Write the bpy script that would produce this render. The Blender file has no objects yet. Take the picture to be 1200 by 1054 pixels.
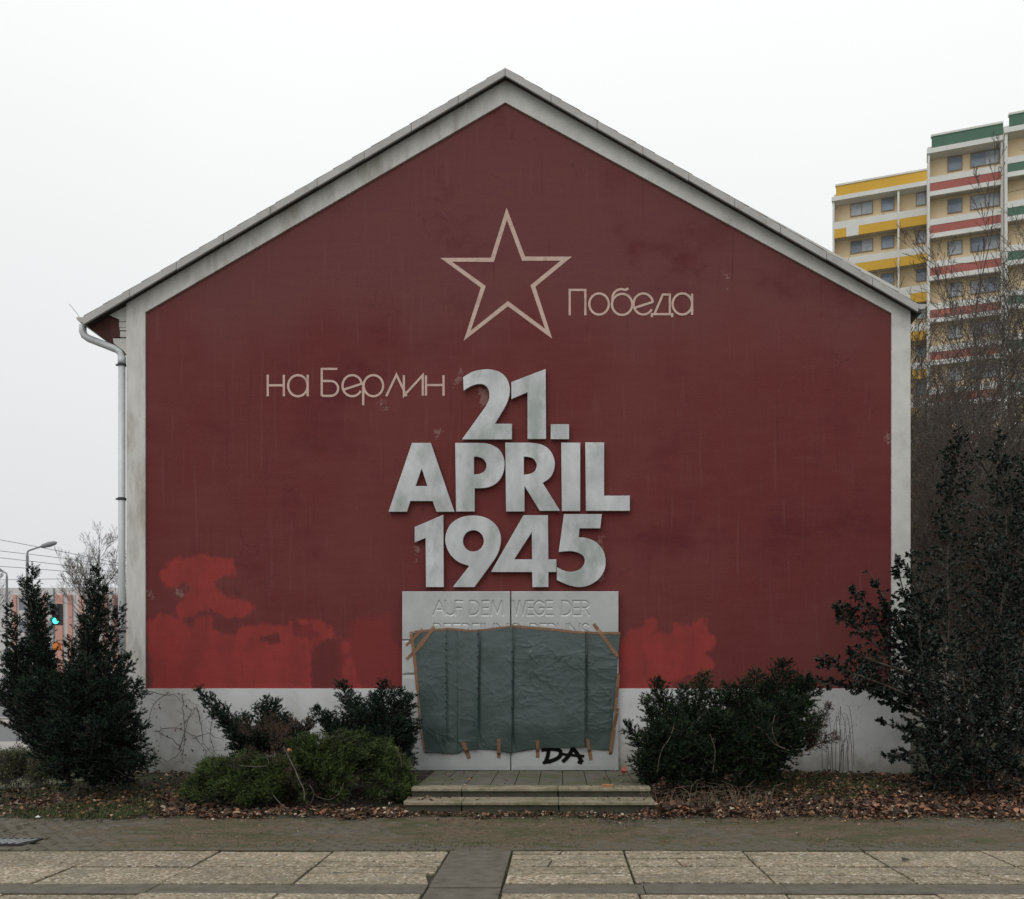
import bpy, math, random
import numpy as np
from mathutils import Vector
from mathutils.geometry import tessellate_polygon

random.seed(7)
rng = np.random.default_rng(7)
sc = bpy.context.scene
COL = sc.collection

# ------------------------------------------------------------------ camera
EYE = 1.87          # lens height (m)
FPX = 1095.0        # focal length in photograph pixels (photo 1200 wide)
CX, CY = 657.0, 788.0
cam_d = bpy.data.cameras.new('camera')
cam = bpy.data.objects.new('camera', cam_d)
COL.objects.link(cam)
cam.location = (0, 0, EYE)
cam.rotation_euler = (math.radians(90), 0, 0)
cam_d.sensor_width = 36.0
cam_d.lens = 36.0 * FPX / 1200.0
cam_d.shift_x = (600 - CX) / 1200.0
cam_d.shift_y = (CY - 527) / 1200.0
cam_d.clip_start = 0.1
cam_d.clip_end = 2000
sc.camera = cam

# ------------------------------------------------------------------ sky, sun, exposure
SUN_EL, SUN_AZ = math.radians(50), math.radians(215)     # behind the camera, to the left
world = bpy.data.worlds.new('World')
sc.world = world
world.use_nodes = True
wt = world.node_tree
for n in list(wt.nodes):
    wt.nodes.remove(n)
w_out = wt.nodes.new('ShaderNodeOutputWorld')
w_bg = wt.nodes.new('ShaderNodeBackground')
w_sky = wt.nodes.new('ShaderNodeTexSky')
w_sky.sky_type = 'NISHITA'
w_sky.sun_disc = False
w_sky.sun_elevation = SUN_EL
w_sky.sun_rotation = SUN_AZ
w_hs = wt.nodes.new('ShaderNodeHueSaturation')
w_hs.inputs['Saturation'].default_value = 0.12
w_hs.inputs['Value'].default_value = 0.09
w_tc = wt.nodes.new('ShaderNodeTexCoord')
w_sep = wt.nodes.new('ShaderNodeSeparateXYZ')
w_ramp = wt.nodes.new('ShaderNodeValToRGB')       # cloud deck: brighter towards the zenith
cr = w_ramp.color_ramp
cr.elements[0].position = 0.0
cr.elements[0].color = (0.66, 0.68, 0.70, 1)
cr.elements[1].position = 1.0
cr.elements[1].color = (1.28, 1.3, 1.3, 1)
for p, c in ((0.12, (0.72, 0.735, 0.75, 1)), (0.33, (0.84, 0.855, 0.86, 1)), (0.55, (0.97, 0.98, 0.975, 1))):
    e = cr.elements.new(p)
    e.color = c
w_noise = wt.nodes.new('ShaderNodeTexNoise')
w_noise.inputs['Scale'].default_value = 2.2
w_noise.inputs['Detail'].default_value = 3
w_nm = wt.nodes.new('ShaderNodeMapRange')
w_nm.inputs['To Min'].default_value = 0.96
w_nm.inputs['To Max'].default_value = 1.04
w_mul = wt.nodes.new('ShaderNodeMix')
w_mul.data_type = 'RGBA'
w_mul.blend_type = 'MULTIPLY'
w_mul.inputs['Factor'].default_value = 1.0
w_mix = wt.nodes.new('ShaderNodeMix')
w_mix.data_type = 'RGBA'
w_mix.inputs['Factor'].default_value = 0.95
L = wt.links.new
L(w_sky.outputs[0], w_hs.inputs['Color'])
L(w_tc.outputs['Generated'], w_sep.inputs[0])
L(w_sep.outputs['Z'], w_ramp.inputs[0])
L(w_tc.outputs['Generated'], w_noise.inputs['Vector'])
L(w_noise.outputs[0], w_nm.inputs['Value'])
L(w_ramp.outputs[0], w_mul.inputs['A'])
L(w_nm.outputs[0], w_mul.inputs['B'])
L(w_hs.outputs[0], w_mix.inputs['A'])
L(w_mul.outputs['Result'], w_mix.inputs['B'])
L(w_mix.outputs['Result'], w_bg.inputs['Color'])
L(w_bg.outputs[0], w_out.inputs['Surface'])
w_bg.inputs['Strength'].default_value = 1.0

sun_d = bpy.data.lights.new('sun', 'SUN')
sun_d.energy = 0.65
sun_d.angle = math.radians(38)
sun_d.color = (1.0, 0.97, 0.93)
sun = bpy.data.objects.new('sun', sun_d)
COL.objects.link(sun)
sun.rotation_euler = (math.radians(90) - SUN_EL, 0, math.radians(-35))
sun.location = (-5, -10, 30)

sc.view_settings.view_transform = 'Standard'
sc.view_settings.look = 'None'
sc.view_settings.gamma = 1.0
sc.view_settings.exposure = 0.07
sc.view_settings.use_curve_mapping = False

# ------------------------------------------------------------------ helpers
def P(px, py, Y):
    """photo measurement -> point at distance Y (layout numbers were read off the photo)"""
    return np.array(((px - CX) * Y / FPX, Y, EYE + (CY - py) * Y / FPX))

def G(px, py, z=0.0):
    Y = FPX * (EYE - z) / (py - CY)
    return np.array(((px - CX) * Y / FPX, Y, z))

ORI = {}

def tag(o, label=None, cat=None, group=None, kind=None):
    if label: o['label'] = label
    if cat: o['category'] = cat
    if group: o['group'] = group
    if kind: o['kind'] = kind
    return o

def thing(name, loc, label, cat, group=None, rz=0.0):
    o = bpy.data.objects.new(name, None)
    o.empty_display_size = 0.2
    COL.objects.link(o)
    o.location = tuple(float(v) for v in loc)
    o.rotation_euler = (0, 0, rz)
    ORI[o.name] = np.array([float(v) for v in loc])
    return tag(o, label, cat, group)

def mesh_np(name, V, F, m, smooth=False, attrs=None):
    V = np.asarray(V, dtype=np.float32).reshape(-1, 3)
    me = bpy.data.meshes.new(name)
    if isinstance(F, np.ndarray):
        k = F.shape[1]
        me.vertices.add(len(V))
        me.vertices.foreach_set('co', V.ravel())
        me.loops.add(F.size)
        me.loops.foreach_set('vertex_index', F.astype(np.int32).ravel())
        me.polygons.add(len(F))
        me.polygons.foreach_set('loop_start', np.arange(0, F.size, k, dtype=np.int32))
        me.update(calc_edges=True)
        me.validate()
    else:
        me.from_pydata([tuple(map(float, v)) for v in V], [], [tuple(int(i) for i in f) for f in F])
        me.update()
    if attrs:
        for an, av in attrs.items():
            a = me.attributes.new(an, 'FLOAT', 'POINT')
            a.data.foreach_set('value', np.asarray(av, dtype=np.float32))
    if smooth:
        me.polygons.foreach_set('use_smooth', np.ones(len(me.polygons), dtype=bool))
    if m is not None:
        me.materials.append(m)
    return me

def obj(name, V, F, m, parent=None, smooth=False, attrs=None, local=False):
    V = np.asarray(V, dtype=np.float64).reshape(-1, 3)
    org = np.zeros(3)
    if parent is not None and not local:
        org = ORI.get(parent.name, np.zeros(3))
        V = V - org
    o = bpy.data.objects.new(name, mesh_np(name, V, F, m, smooth, attrs))
    COL.objects.link(o)
    if parent is not None:
        o.parent = parent
    ORI[o.name] = org
    return o

class MB:
    def __init__(s):
        s.v = []; s.f = []; s.n = 0
    def add(s, V, F):
        V = np.asarray(V, float).reshape(-1, 3)
        s.v.append(V)
        s.f += [tuple(int(i) + s.n for i in f) for f in F]
        s.n += len(V)
    def box(s, x0, x1, y0, y1, z0, z1):
        V = [(x0,y0,z0),(x1,y0,z0),(x1,y1,z0),(x0,y1,z0),(x0,y0,z1),(x1,y0,z1),(x1,y1,z1),(x0,y1,z1)]
        s.add(V, [(0,3,2,1),(4,5,6,7),(0,1,5,4),(1,2,6,5),(2,3,7,6),(3,0,4,7)])
    def prism(s, poly, y0, y1):
        """poly: list of (x,z) ; extruded along Y"""
        n = len(poly)
        V = [(x, y0, z) for x, z in poly] + [(x, y1, z) for x, z in poly]
        tris = tessellate_polygon([[Vector((x, z, 0)) for x, z in poly]])
        F = [tuple(t) for t in tris] + [tuple(n + i for i in reversed(t)) for t in tris]
        F += [(i, (i+1) % n, n + (i+1) % n, n + i) for i in range(n)]
        s.add(V, F)
    def zprism(s, poly, z0, z1, inset=0.0, jit=0.0):
        """poly: list of (x,y); extruded along Z with a small chamfer at the top"""
        poly = np.array(poly, float)
        n = len(poly)
        c = poly.mean(0)
        inner = poly
        if inset:
            d = c - poly
            inner = poly + d / np.linalg.norm(d, axis=1)[:, None] * inset
        V = [(x, y, z0) for x, y in poly] + [(x, y, z1 - inset * .6) for x, y in poly]
        V += [(x, y, z1 + random.uniform(-jit, jit)) for x, y in inner]
        F = []
        for a in (0, n):
            F += [(a+i, a+(i+1) % n, a+n+(i+1) % n, a+n+i) for i in range(n)]
        F.append(tuple(2*n + i for i in range(n)))
        s.add(V, F)
    def tube(s, pts, r, sides=8, cap=True):
        pts = [np.array(p, float) for p in pts]
        rs = r if isinstance(r, (list, tuple)) else [r] * len(pts)
        up = None
        rings = []
        for i, p in enumerate(pts):
            a = pts[max(i-1, 0)]; b = pts[min(i+1, len(pts)-1)]
            t = (b - a) / (np.linalg.norm(b - a) + 1e-9)
            if up is None:
                h = np.array((0, 0, 1.)) if abs(t[2]) < .9 else np.array((1., 0, 0))
                up = np.cross(t, h)
            up = up - t * np.dot(up, t); up /= np.linalg.norm(up) + 1e-9
            w = np.cross(t, up)
            rings.append([p + rs[i]*(math.cos(k*2*math.pi/sides)*up + math.sin(k*2*math.pi/sides)*w) for k in range(sides)])
        V = [q for rg in rings for q in rg]
        F = []
        for i in range(len(pts)-1):
            for k in range(sides):
                F.append((i*sides+k, i*sides+(k+1) % sides, (i+1)*sides+(k+1) % sides, (i+1)*sides+k))
        if cap:
            F.append(tuple(range(sides))[::-1]); F.append(tuple((len(pts)-1)*sides+k for k in range(sides)))
        s.add(V, F)
    def build(s, name, m, parent=None, smooth=False, local=False):
        return obj(name, np.concatenate(s.v), s.f, m, parent, smooth, None, local)

def spline(pts, n=6, closed=False):
    pts = [np.array(p, float) for p in pts]
    out = []
    N = len(pts)
    for i in range(N-1 if not closed else N):
        if closed:
            a, b, c, d = pts[(i-1) % N], pts[i], pts[(i+1) % N], pts[(i+2) % N]
        else:
            a, b, c, d = pts[max(i-1,0)], pts[i], pts[i+1], pts[min(i+2, N-1)]
        for k in range(n):
            t = k / n
            out.append(.5*((2*b) + (c-a)*t + (2*a-5*b+4*c-d)*t*t + (3*b-a-3*c+d)*t**3))
    if not closed:
        out.append(pts[-1])
    return out

# ------------------------------------------------------------------ materials
def mat(name, col, rough=.85, var=.12, scale=2.0, bump=.15, bscale=60, metal=0.0, spec=.3,
        stain=None, stain_amt=0.0, stain_scale=1.5, stain_lo=.55, stain_hi=.7, attr=None, cols=None,
        stretch=(1, 1, 1), detail=6, aniso_scale=None, trans=0.0, dist=.01):
    m = bpy.data.materials.new(name)
    m.use_nodes = True
    nt = m.node_tree; N = nt.nodes; K = nt.links.new
    b = N['Principled BSDF']
    b.inputs['Roughness'].default_value = rough
    b.inputs['Metallic'].default_value = metal
    b.inputs['Specular IOR Level'].default_value = spec
    tc = N.new('ShaderNodeTexCoord')
    mp = N.new('ShaderNodeMapping')
    mp.inputs['Scale'].default_value = stretch
    K(tc.outputs['Object'], mp.inputs[0])
    n1 = N.new('ShaderNodeTexNoise')
    n1.inputs['Scale'].default_value = scale
    n1.inputs['Detail'].default_value = detail
    n1.inputs['Roughness'].default_value = .6
    K(mp.outputs[0], n1.inputs['Vector'])
    r = N.new('ShaderNodeValToRGB')
    c = np.array(col, float)
    if cols is None:
        lo = np.clip(c*(1-var), 0, 1); hi = np.clip(c*(1+var), 0, 1)
        r.color_ramp.elements[0].position = .3; r.color_ramp.elements[0].color = (*lo, 1)
        r.color_ramp.elements[1].position = .7; r.color_ramp.elements[1].color = (*hi, 1)
    else:
        els = r.color_ramp.elements
        els[0].position = cols[0][0]; els[0].color = (*cols[0][1], 1)
        els[1].position = cols[-1][0]; els[1].color = (*cols[-1][1], 1)
        for p_, c_ in cols[1:-1]:
            e_ = els.new(p_); e_.color = (*c_, 1)
    if attr:
        an = N.new('ShaderNodeAttribute'); an.attribute_name = attr
        K(an.outputs['Fac'], r.inputs[0])
    else:
        K(n1.outputs[0], r.inputs[0])
    out = r.outputs[0]
    if stain is not None:
        n2 = N.new('ShaderNodeTexNoise')
        n2.inputs['Scale'].default_value = stain_scale
        n2.inputs['Detail'].default_value = 8
        n2.inputs['Roughness'].default_value = .65
        K(mp.outputs[0], n2.inputs['Vector'])
        mr = N.new('ShaderNodeMapRange')
        mr.inputs['From Min'].default_value = stain_lo; mr.inputs['From Max'].default_value = stain_hi
        mr.inputs['To Max'].default_value = stain_amt
        K(n2.outputs[0], mr.inputs['Value'])
        mx = N.new('ShaderNodeMix'); mx.data_type = 'RGBA'
        K(mr.outputs[0], mx.inputs['Factor']); K(out, mx.inputs['A'])
        mx.inputs['B'].default_value = (*stain, 1)
        out = mx.outputs['Result']
    K(out, b.inputs['Base Color'])
    if bump:
        n3 = N.new('ShaderNodeTexNoise')
        n3.inputs['Scale'].default_value = bscale
        n3.inputs['Detail'].default_value = 4
        K(mp.outputs[0], n3.inputs['Vector'])
        bp = N.new('ShaderNodeBump')
        bp.inputs['Strength'].default_value = bump
        bp.inputs['Distance'].default_value = dist
        K(n3.outputs[0], bp.inputs['Height'])
        K(bp.outputs[0], b.inputs['Normal'])
    return m

def emit(name, col, s):
    m = bpy.data.materials.new(name); m.use_nodes = True
    b = m.node_tree.nodes['Principled BSDF']
    b.inputs['Base Color'].default_value = (*col, 1)
    b.inputs['Emission Color'].default_value = (*col, 1)
    b.inputs['Emission Strength'].default_value = s
    return m

M = {}
M['plaster_white'] = mat('plaster_white', (.59, .585, .555), var=.10, scale=3, stain=(.34, .315, .28), stain_amt=.55, stain_scale=1.9, stain_lo=.52, stain_hi=.70, bump=.25, bscale=35)
M['plaster_dirty'] = mat('plaster_dirty', (.60, .59, .56), var=.12, scale=4, stain=(.27, .22, .165), stain_amt=.6, stain_scale=1.3, stain_lo=.50, stain_hi=.66, stretch=(2.2, 1, .6), bump=.3, bscale=30)
M['plinth'] = mat('plinth', (.56, .565, .56), var=.09, scale=1.6, stain=(.33, .31, .27), stain_amt=.75, stain_scale=1.0, stain_lo=.47, stain_hi=.70, bump=.2, bscale=40)
M['zinc'] = mat('zinc', (.42, .45, .46), rough=.5, var=.08, scale=3, metal=.3, bump=.05)
M['pipe'] = mat('pipe', (.55, .58, .59), rough=.45, var=.06, scale=3, metal=.1, bump=.03)
M['dark_metal'] = mat('dark_metal', (.05, .05, .055), rough=.5, var=.2, metal=.3, bump=.05)
M['verge'] = mat('verge', (.44, .43, .415), var=.12, scale=2, stain=(.25, .22, .18), stain_amt=.6, stain_scale=2.5, bump=.2)
M['roof_tile'] = mat('roof_tile', (.10, .075, .062), var=.3, scale=5, stain=(.05, .07, .06), stain_amt=.8, bump=.3)
M['cornice_brown'] = mat('cornice_brown', (.085, .035, .032), var=.3, scale=4, bump=.2)
M['dark_wood'] = mat('dark_wood', (.04, .032, .028), var=.3, scale=5, bump=.2)
M['paint_beige'] = mat('paint_beige', (.56, .40, .345), var=.10, scale=9, stain=(.25, .13, .11), stain_amt=.5, stain_scale=6, stain_lo=.55, stain_hi=.75, bump=.1)
M['steel'] = mat('steel', (.50, .51, .515), rough=.42, var=.24, scale=1.5, metal=.4, stain=(.30, .335, .31), stain_amt=.85, stain_scale=1.1, stain_lo=.48, stain_hi=.62, stretch=(1.4, 1, .8), bump=.03, bscale=8)
M['panel'] = mat('panel', (.45, .46, .46), rough=.5, var=.12, scale=1.5, metal=.35, stain=(.38, .39, .37), stain_amt=.6, stain_scale=1.3, stain_lo=.5, stain_hi=.65, bump=.04, bscale=10)
M['tarp'] = mat('tarp', (.050, .074, .069), rough=.29, var=.18, scale=3, spec=.55, bump=.18, bscale=11, dist=.03)
M['tape'] = mat('tape', (.205, .108, .058), rough=.45, var=.15, scale=10, spec=.4, bump=.1)
M['black_paint'] = mat('black_paint', (.006, .006, .006), rough=.9, var=.1, bump=0, spec=.1)
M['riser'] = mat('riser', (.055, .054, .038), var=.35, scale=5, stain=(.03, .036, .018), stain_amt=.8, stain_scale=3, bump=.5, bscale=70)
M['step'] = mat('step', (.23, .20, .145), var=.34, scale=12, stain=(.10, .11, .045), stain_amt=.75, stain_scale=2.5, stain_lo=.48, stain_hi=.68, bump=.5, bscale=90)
M['tile'] = mat('tile', (.115, .108, .088), var=.25, scale=4, stain=(.075, .085, .035), stain_amt=.8, stain_scale=1.6, stain_lo=.45, stain_hi=.65, bump=.5, bscale=80)
M['strip'] = mat('strip', (.112, .100, .080), var=.3, scale=7, stain=(.15, .135, .105), stain_amt=.55, stain_scale=5, bump=.5, bscale=120)
M['sett'] = mat('sett', (.115, .100, .080), var=.4, scale=12, stain=(.07, .066, .04), stain_amt=.7, stain_scale=3, stain_lo=.42, stain_hi=.62, bump=.5, bscale=60)
M['bark'] = mat('bark', (.085, .070, .058), var=.35, scale=12, bump=.5)
M['bark_grey'] = mat('bark_grey', (.13, .112, .095), var=.3, scale=12, bump=.4)
M['twig_red'] = mat('twig_red', (.13, .085, .066), var=.3, scale=12, bump=.2)
M['straw'] = mat('straw', (.15, .115, .08), var=.3, scale=12, bump=.1)
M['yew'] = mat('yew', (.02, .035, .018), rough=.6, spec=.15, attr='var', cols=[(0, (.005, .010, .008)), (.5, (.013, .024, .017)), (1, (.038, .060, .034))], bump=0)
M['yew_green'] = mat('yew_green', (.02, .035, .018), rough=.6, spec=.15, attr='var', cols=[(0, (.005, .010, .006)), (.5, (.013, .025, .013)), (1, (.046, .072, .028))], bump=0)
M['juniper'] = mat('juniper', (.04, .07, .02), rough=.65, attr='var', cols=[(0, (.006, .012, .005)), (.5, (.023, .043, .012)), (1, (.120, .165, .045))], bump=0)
M['brown_needle'] = mat('brown_needle', (.06, .04, .03), rough=.75, attr='var', cols=[(0, (.04, .028, .02)), (.6, (.08, .05, .035)), (1, (.13, .07, .045))], bump=0)
M['holly'] = mat('holly', (.02, .03, .02), rough=.36, spec=.3, attr='var', cols=[(0, (.007, .012, .010)), (.6, (.014, .023, .017)), (1, (.034, .050, .034))], bump=0)
M['dry_leaf'] = mat('dry_leaf', (.2, .1, .05), rough=.8, attr='var', cols=[(0, (.035, .026, .020)), (.35, (.085, .055, .038)), (.60, (.19, .105, .066)), (.82, (.34, .14, .075)), (1, (.44, .37, .28))], bump=0)
M['rust_leaf'] = mat('rust_leaf', (.2, .08, .04), rough=.8, attr='var', cols=[(0, (.07, .03, .018)), (1, (.22, .085, .035))], bump=0)
M['grass'] = mat('grass', (.06, .09, .03), rough=.8, attr='var', cols=[(0, (.035, .055, .018)), (.7, (.065, .09, .03)), (1, (.16, .14, .07))], bump=0)
M['soil'] = mat('soil', (.038, .030, .023), var=.35, scale=5, stain=(.045, .058, .02), stain_amt=.7, stain_scale=1.3, stain_lo=.48, stain_hi=.62, bump=.8, bscale=50, dist=.02)
M['ground'] = mat('ground', (.075, .075, .045), var=.3, scale=.8, stain=(.10, .095, .08), stain_amt=.6, stain_scale=.25, bump=.4)
M['asphalt'] = mat('asphalt', (.13, .13, .132), var=.12, scale=3, bump=.3)
M['kerb'] = mat('kerb', (.32, .29, .27), var=.12, scale=3, bump=.3)
M['path'] = mat('path', (.30, .285, .26), var=.15, scale=3, bump=.3)
M['apt_cream'] = mat('apt_cream', (.85, .68, .44), var=.05, scale=.6, bump=0)
M['apt_white'] = mat('apt_white', (.64, .64, .60), var=.07, scale=1, bump=0)
M['apt_yellow'] = mat('apt_yellow', (.60, .36, .055), var=.05, scale=.6, bump=0)
M['apt_red'] = mat('apt_red', (.36, .12, .10), var=.06, scale=.6, bump=0)
M['apt_green'] = mat('apt_green', (.085, .16, .115), var=.06, scale=.6, bump=0)
M['apt_soffit'] = mat('apt_soffit', (.52, .49, .42), var=.05, bump=0)
M['window_frame'] = mat('window_frame', (.34, .27, .20), var=.05, bump=0)
M['glass'] = mat('glass', (.25, .31, .38), rough=.08, var=.4, scale=.4, spec=.6, bump=0)  # pale blue base colour stands in for the reflected sky
M['curtain_glass'] = mat('curtain_glass', (.42, .46, .50), rough=.12, var=.25, scale=1.5, spec=.6, bump=0)
M['beige_wall'] = mat('beige_wall', (.44, .42, .37), var=.06, bump=.1)
M['grey_metal'] = mat('grey_metal', (.24, .25, .26), rough=.5, var=.06, bump=0)
M['far_white'] = mat('far_white', (.62, .60, .60), var=.05, scale=.2, bump=0)
M['far_red'] = mat('far_red', (.60, .33, .28), var=.1, scale=.4, bump=0)  # paled red: distance haze put into the paint colour
M['far_window'] = mat('far_window', (.24, .26, .29), rough=.3, var=.2, scale=.5, bump=0)
M['white_paper'] = mat('white_paper', (.72, .72, .70), var=.05, bump=0)
M['red_plastic'] = mat('red_plastic', (.45, .09, .08), rough=.45, var=.1, bump=0)
M['orange'] = mat('orange', (.75, .22, .03), rough=.45, var=.1, bump=0)
M['brick_orange'] = mat('brick_orange', (.34, .16, .075), var=.15, bump=.3)
M['iron'] = mat('iron', (.05, .048, .046), rough=.55, var=.2, metal=.4, bump=.2)

def splash(m, z0, z1, col):
    nt = m.node_tree; N = nt.nodes; K = nt.links.new
    b = N['Principled BSDF']; src = b.inputs['Base Color'].links[0].from_socket
    tc = N.new('ShaderNodeTexCoord'); sp = N.new('ShaderNodeSeparateXYZ'); K(tc.outputs['Object'], sp.inputs[0])
    n = N.new('ShaderNodeTexNoise'); n.inputs['Scale'].default_value = 3.5; n.inputs['Detail'].default_value = 9; n.inputs['Roughness'].default_value = .7
    K(tc.outputs['Object'], n.inputs['Vector'])
    a = N.new('ShaderNodeMath'); a.operation = 'MULTIPLY_ADD'; K(n.outputs[0], a.inputs[0]); a.inputs[1].default_value = .9; K(sp.outputs['Z'], a.inputs[2])
    r = N.new('ShaderNodeMapRange'); r.interpolation_type = 'SMOOTHSTEP'; K(a.outputs[0], r.inputs['Value'])
    r.inputs['From Min'].default_value = z0 + .45; r.inputs['From Max'].default_value = z1 + .45; r.inputs['To Min'].default_value = .8; r.inputs['To Max'].default_value = 0
    x = N.new('ShaderNodeMix'); x.data_type = 'RGBA'; K(r.outputs[0], x.inputs['Factor']); K(src, x.inputs['A']); x.inputs['B'].default_value = (*col, 1)
    K(x.outputs['Result'], b.inputs['Base Color'])
splash(M['plinth'], .18, .80, (.20, .185, .14))

def aggregate(name, base, dark, light):
    """washed concrete: pebbles as small voronoi cells with their own tone, moss in the low spots"""
    m = bpy.data.materials.new(name); m.use_nodes = True
    nt = m.node_tree; N = nt.nodes; K = nt.links.new
    b = N['Principled BSDF']; b.inputs['Roughness'].default_value = .8; b.inputs['Specular IOR Level'].default_value = .25
    tc = N.new('ShaderNodeTexCoord')
    oi = N.new('ShaderNodeObjectInfo')
    v = N.new('ShaderNodeTexVoronoi'); v.inputs['Scale'].default_value = 42
    K(tc.outputs['Object'], v.inputs['Vector'])
    sp = N.new('ShaderNodeSeparateColor'); K(v.outputs['Color'], sp.inputs[0])
    r = N.new('ShaderNodeValToRGB'); els = r.color_ramp.elements
    els[0].position = 0; els[0].color = (*dark, 1); els[1].position = 1; els[1].color = (*light, 1)
    e = els.new(.45); e.color = (*base, 1); e = els.new(.85); e.color = (*[c*1.15 for c in base], 1)
    K(sp.outputs[0], r.inputs[0])
    n = N.new('ShaderNodeTexNoise'); n.inputs['Scale'].default_value = 2.3; n.inputs['Detail'].default_value = 9; n.inputs['Roughness'].default_value = .7
    K(tc.outputs['Object'], n.inputs['Vector'])
    mr = N.new('ShaderNodeMapRange'); mr.inputs['From Min'].default_value = .45; mr.inputs['From Max'].default_value = .68; mr.inputs['To Max'].default_value = .8
    K(n.outputs[0], mr.inputs['Value'])
    mx = N.new('ShaderNodeMix'); mx.data_type = 'RGBA'; K(mr.outputs[0], mx.inputs['Factor']); K(r.outputs[0], mx.inputs['A'])
    mx.inputs['B'].default_value = (.155, .145, .105, 1)
    mr2 = N.new('ShaderNodeMapRange'); mr2.inputs['To Min'].default_value = .82; mr2.inputs['To Max'].default_value = 1.12
    K(oi.outputs['Random'], mr2.inputs['Value'])
    mm = N.new('ShaderNodeMix'); mm.data_type = 'RGBA'; mm.blend_type = 'MULTIPLY'; mm.inputs['Factor'].default_value = 1
    K(mx.outputs['Result'], mm.inputs['A']); K(mr2.outputs[0], mm.inputs['B'])
    K(mm.outputs['Result'], b.inputs['Base Color'])
    bp = N.new('ShaderNodeBump'); bp.inputs['Strength'].default_value = .6; bp.inputs['Distance'].default_value = .012
    K(v.outputs['Distance'], bp.inputs['Height']); bp.invert = True
    K(bp.outputs[0], b.inputs['Normal'])
    return m
M['slab'] = aggregate('slab', (.285, .235, .165), (.12, .10, .07), (.56, .51, .44))

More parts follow.
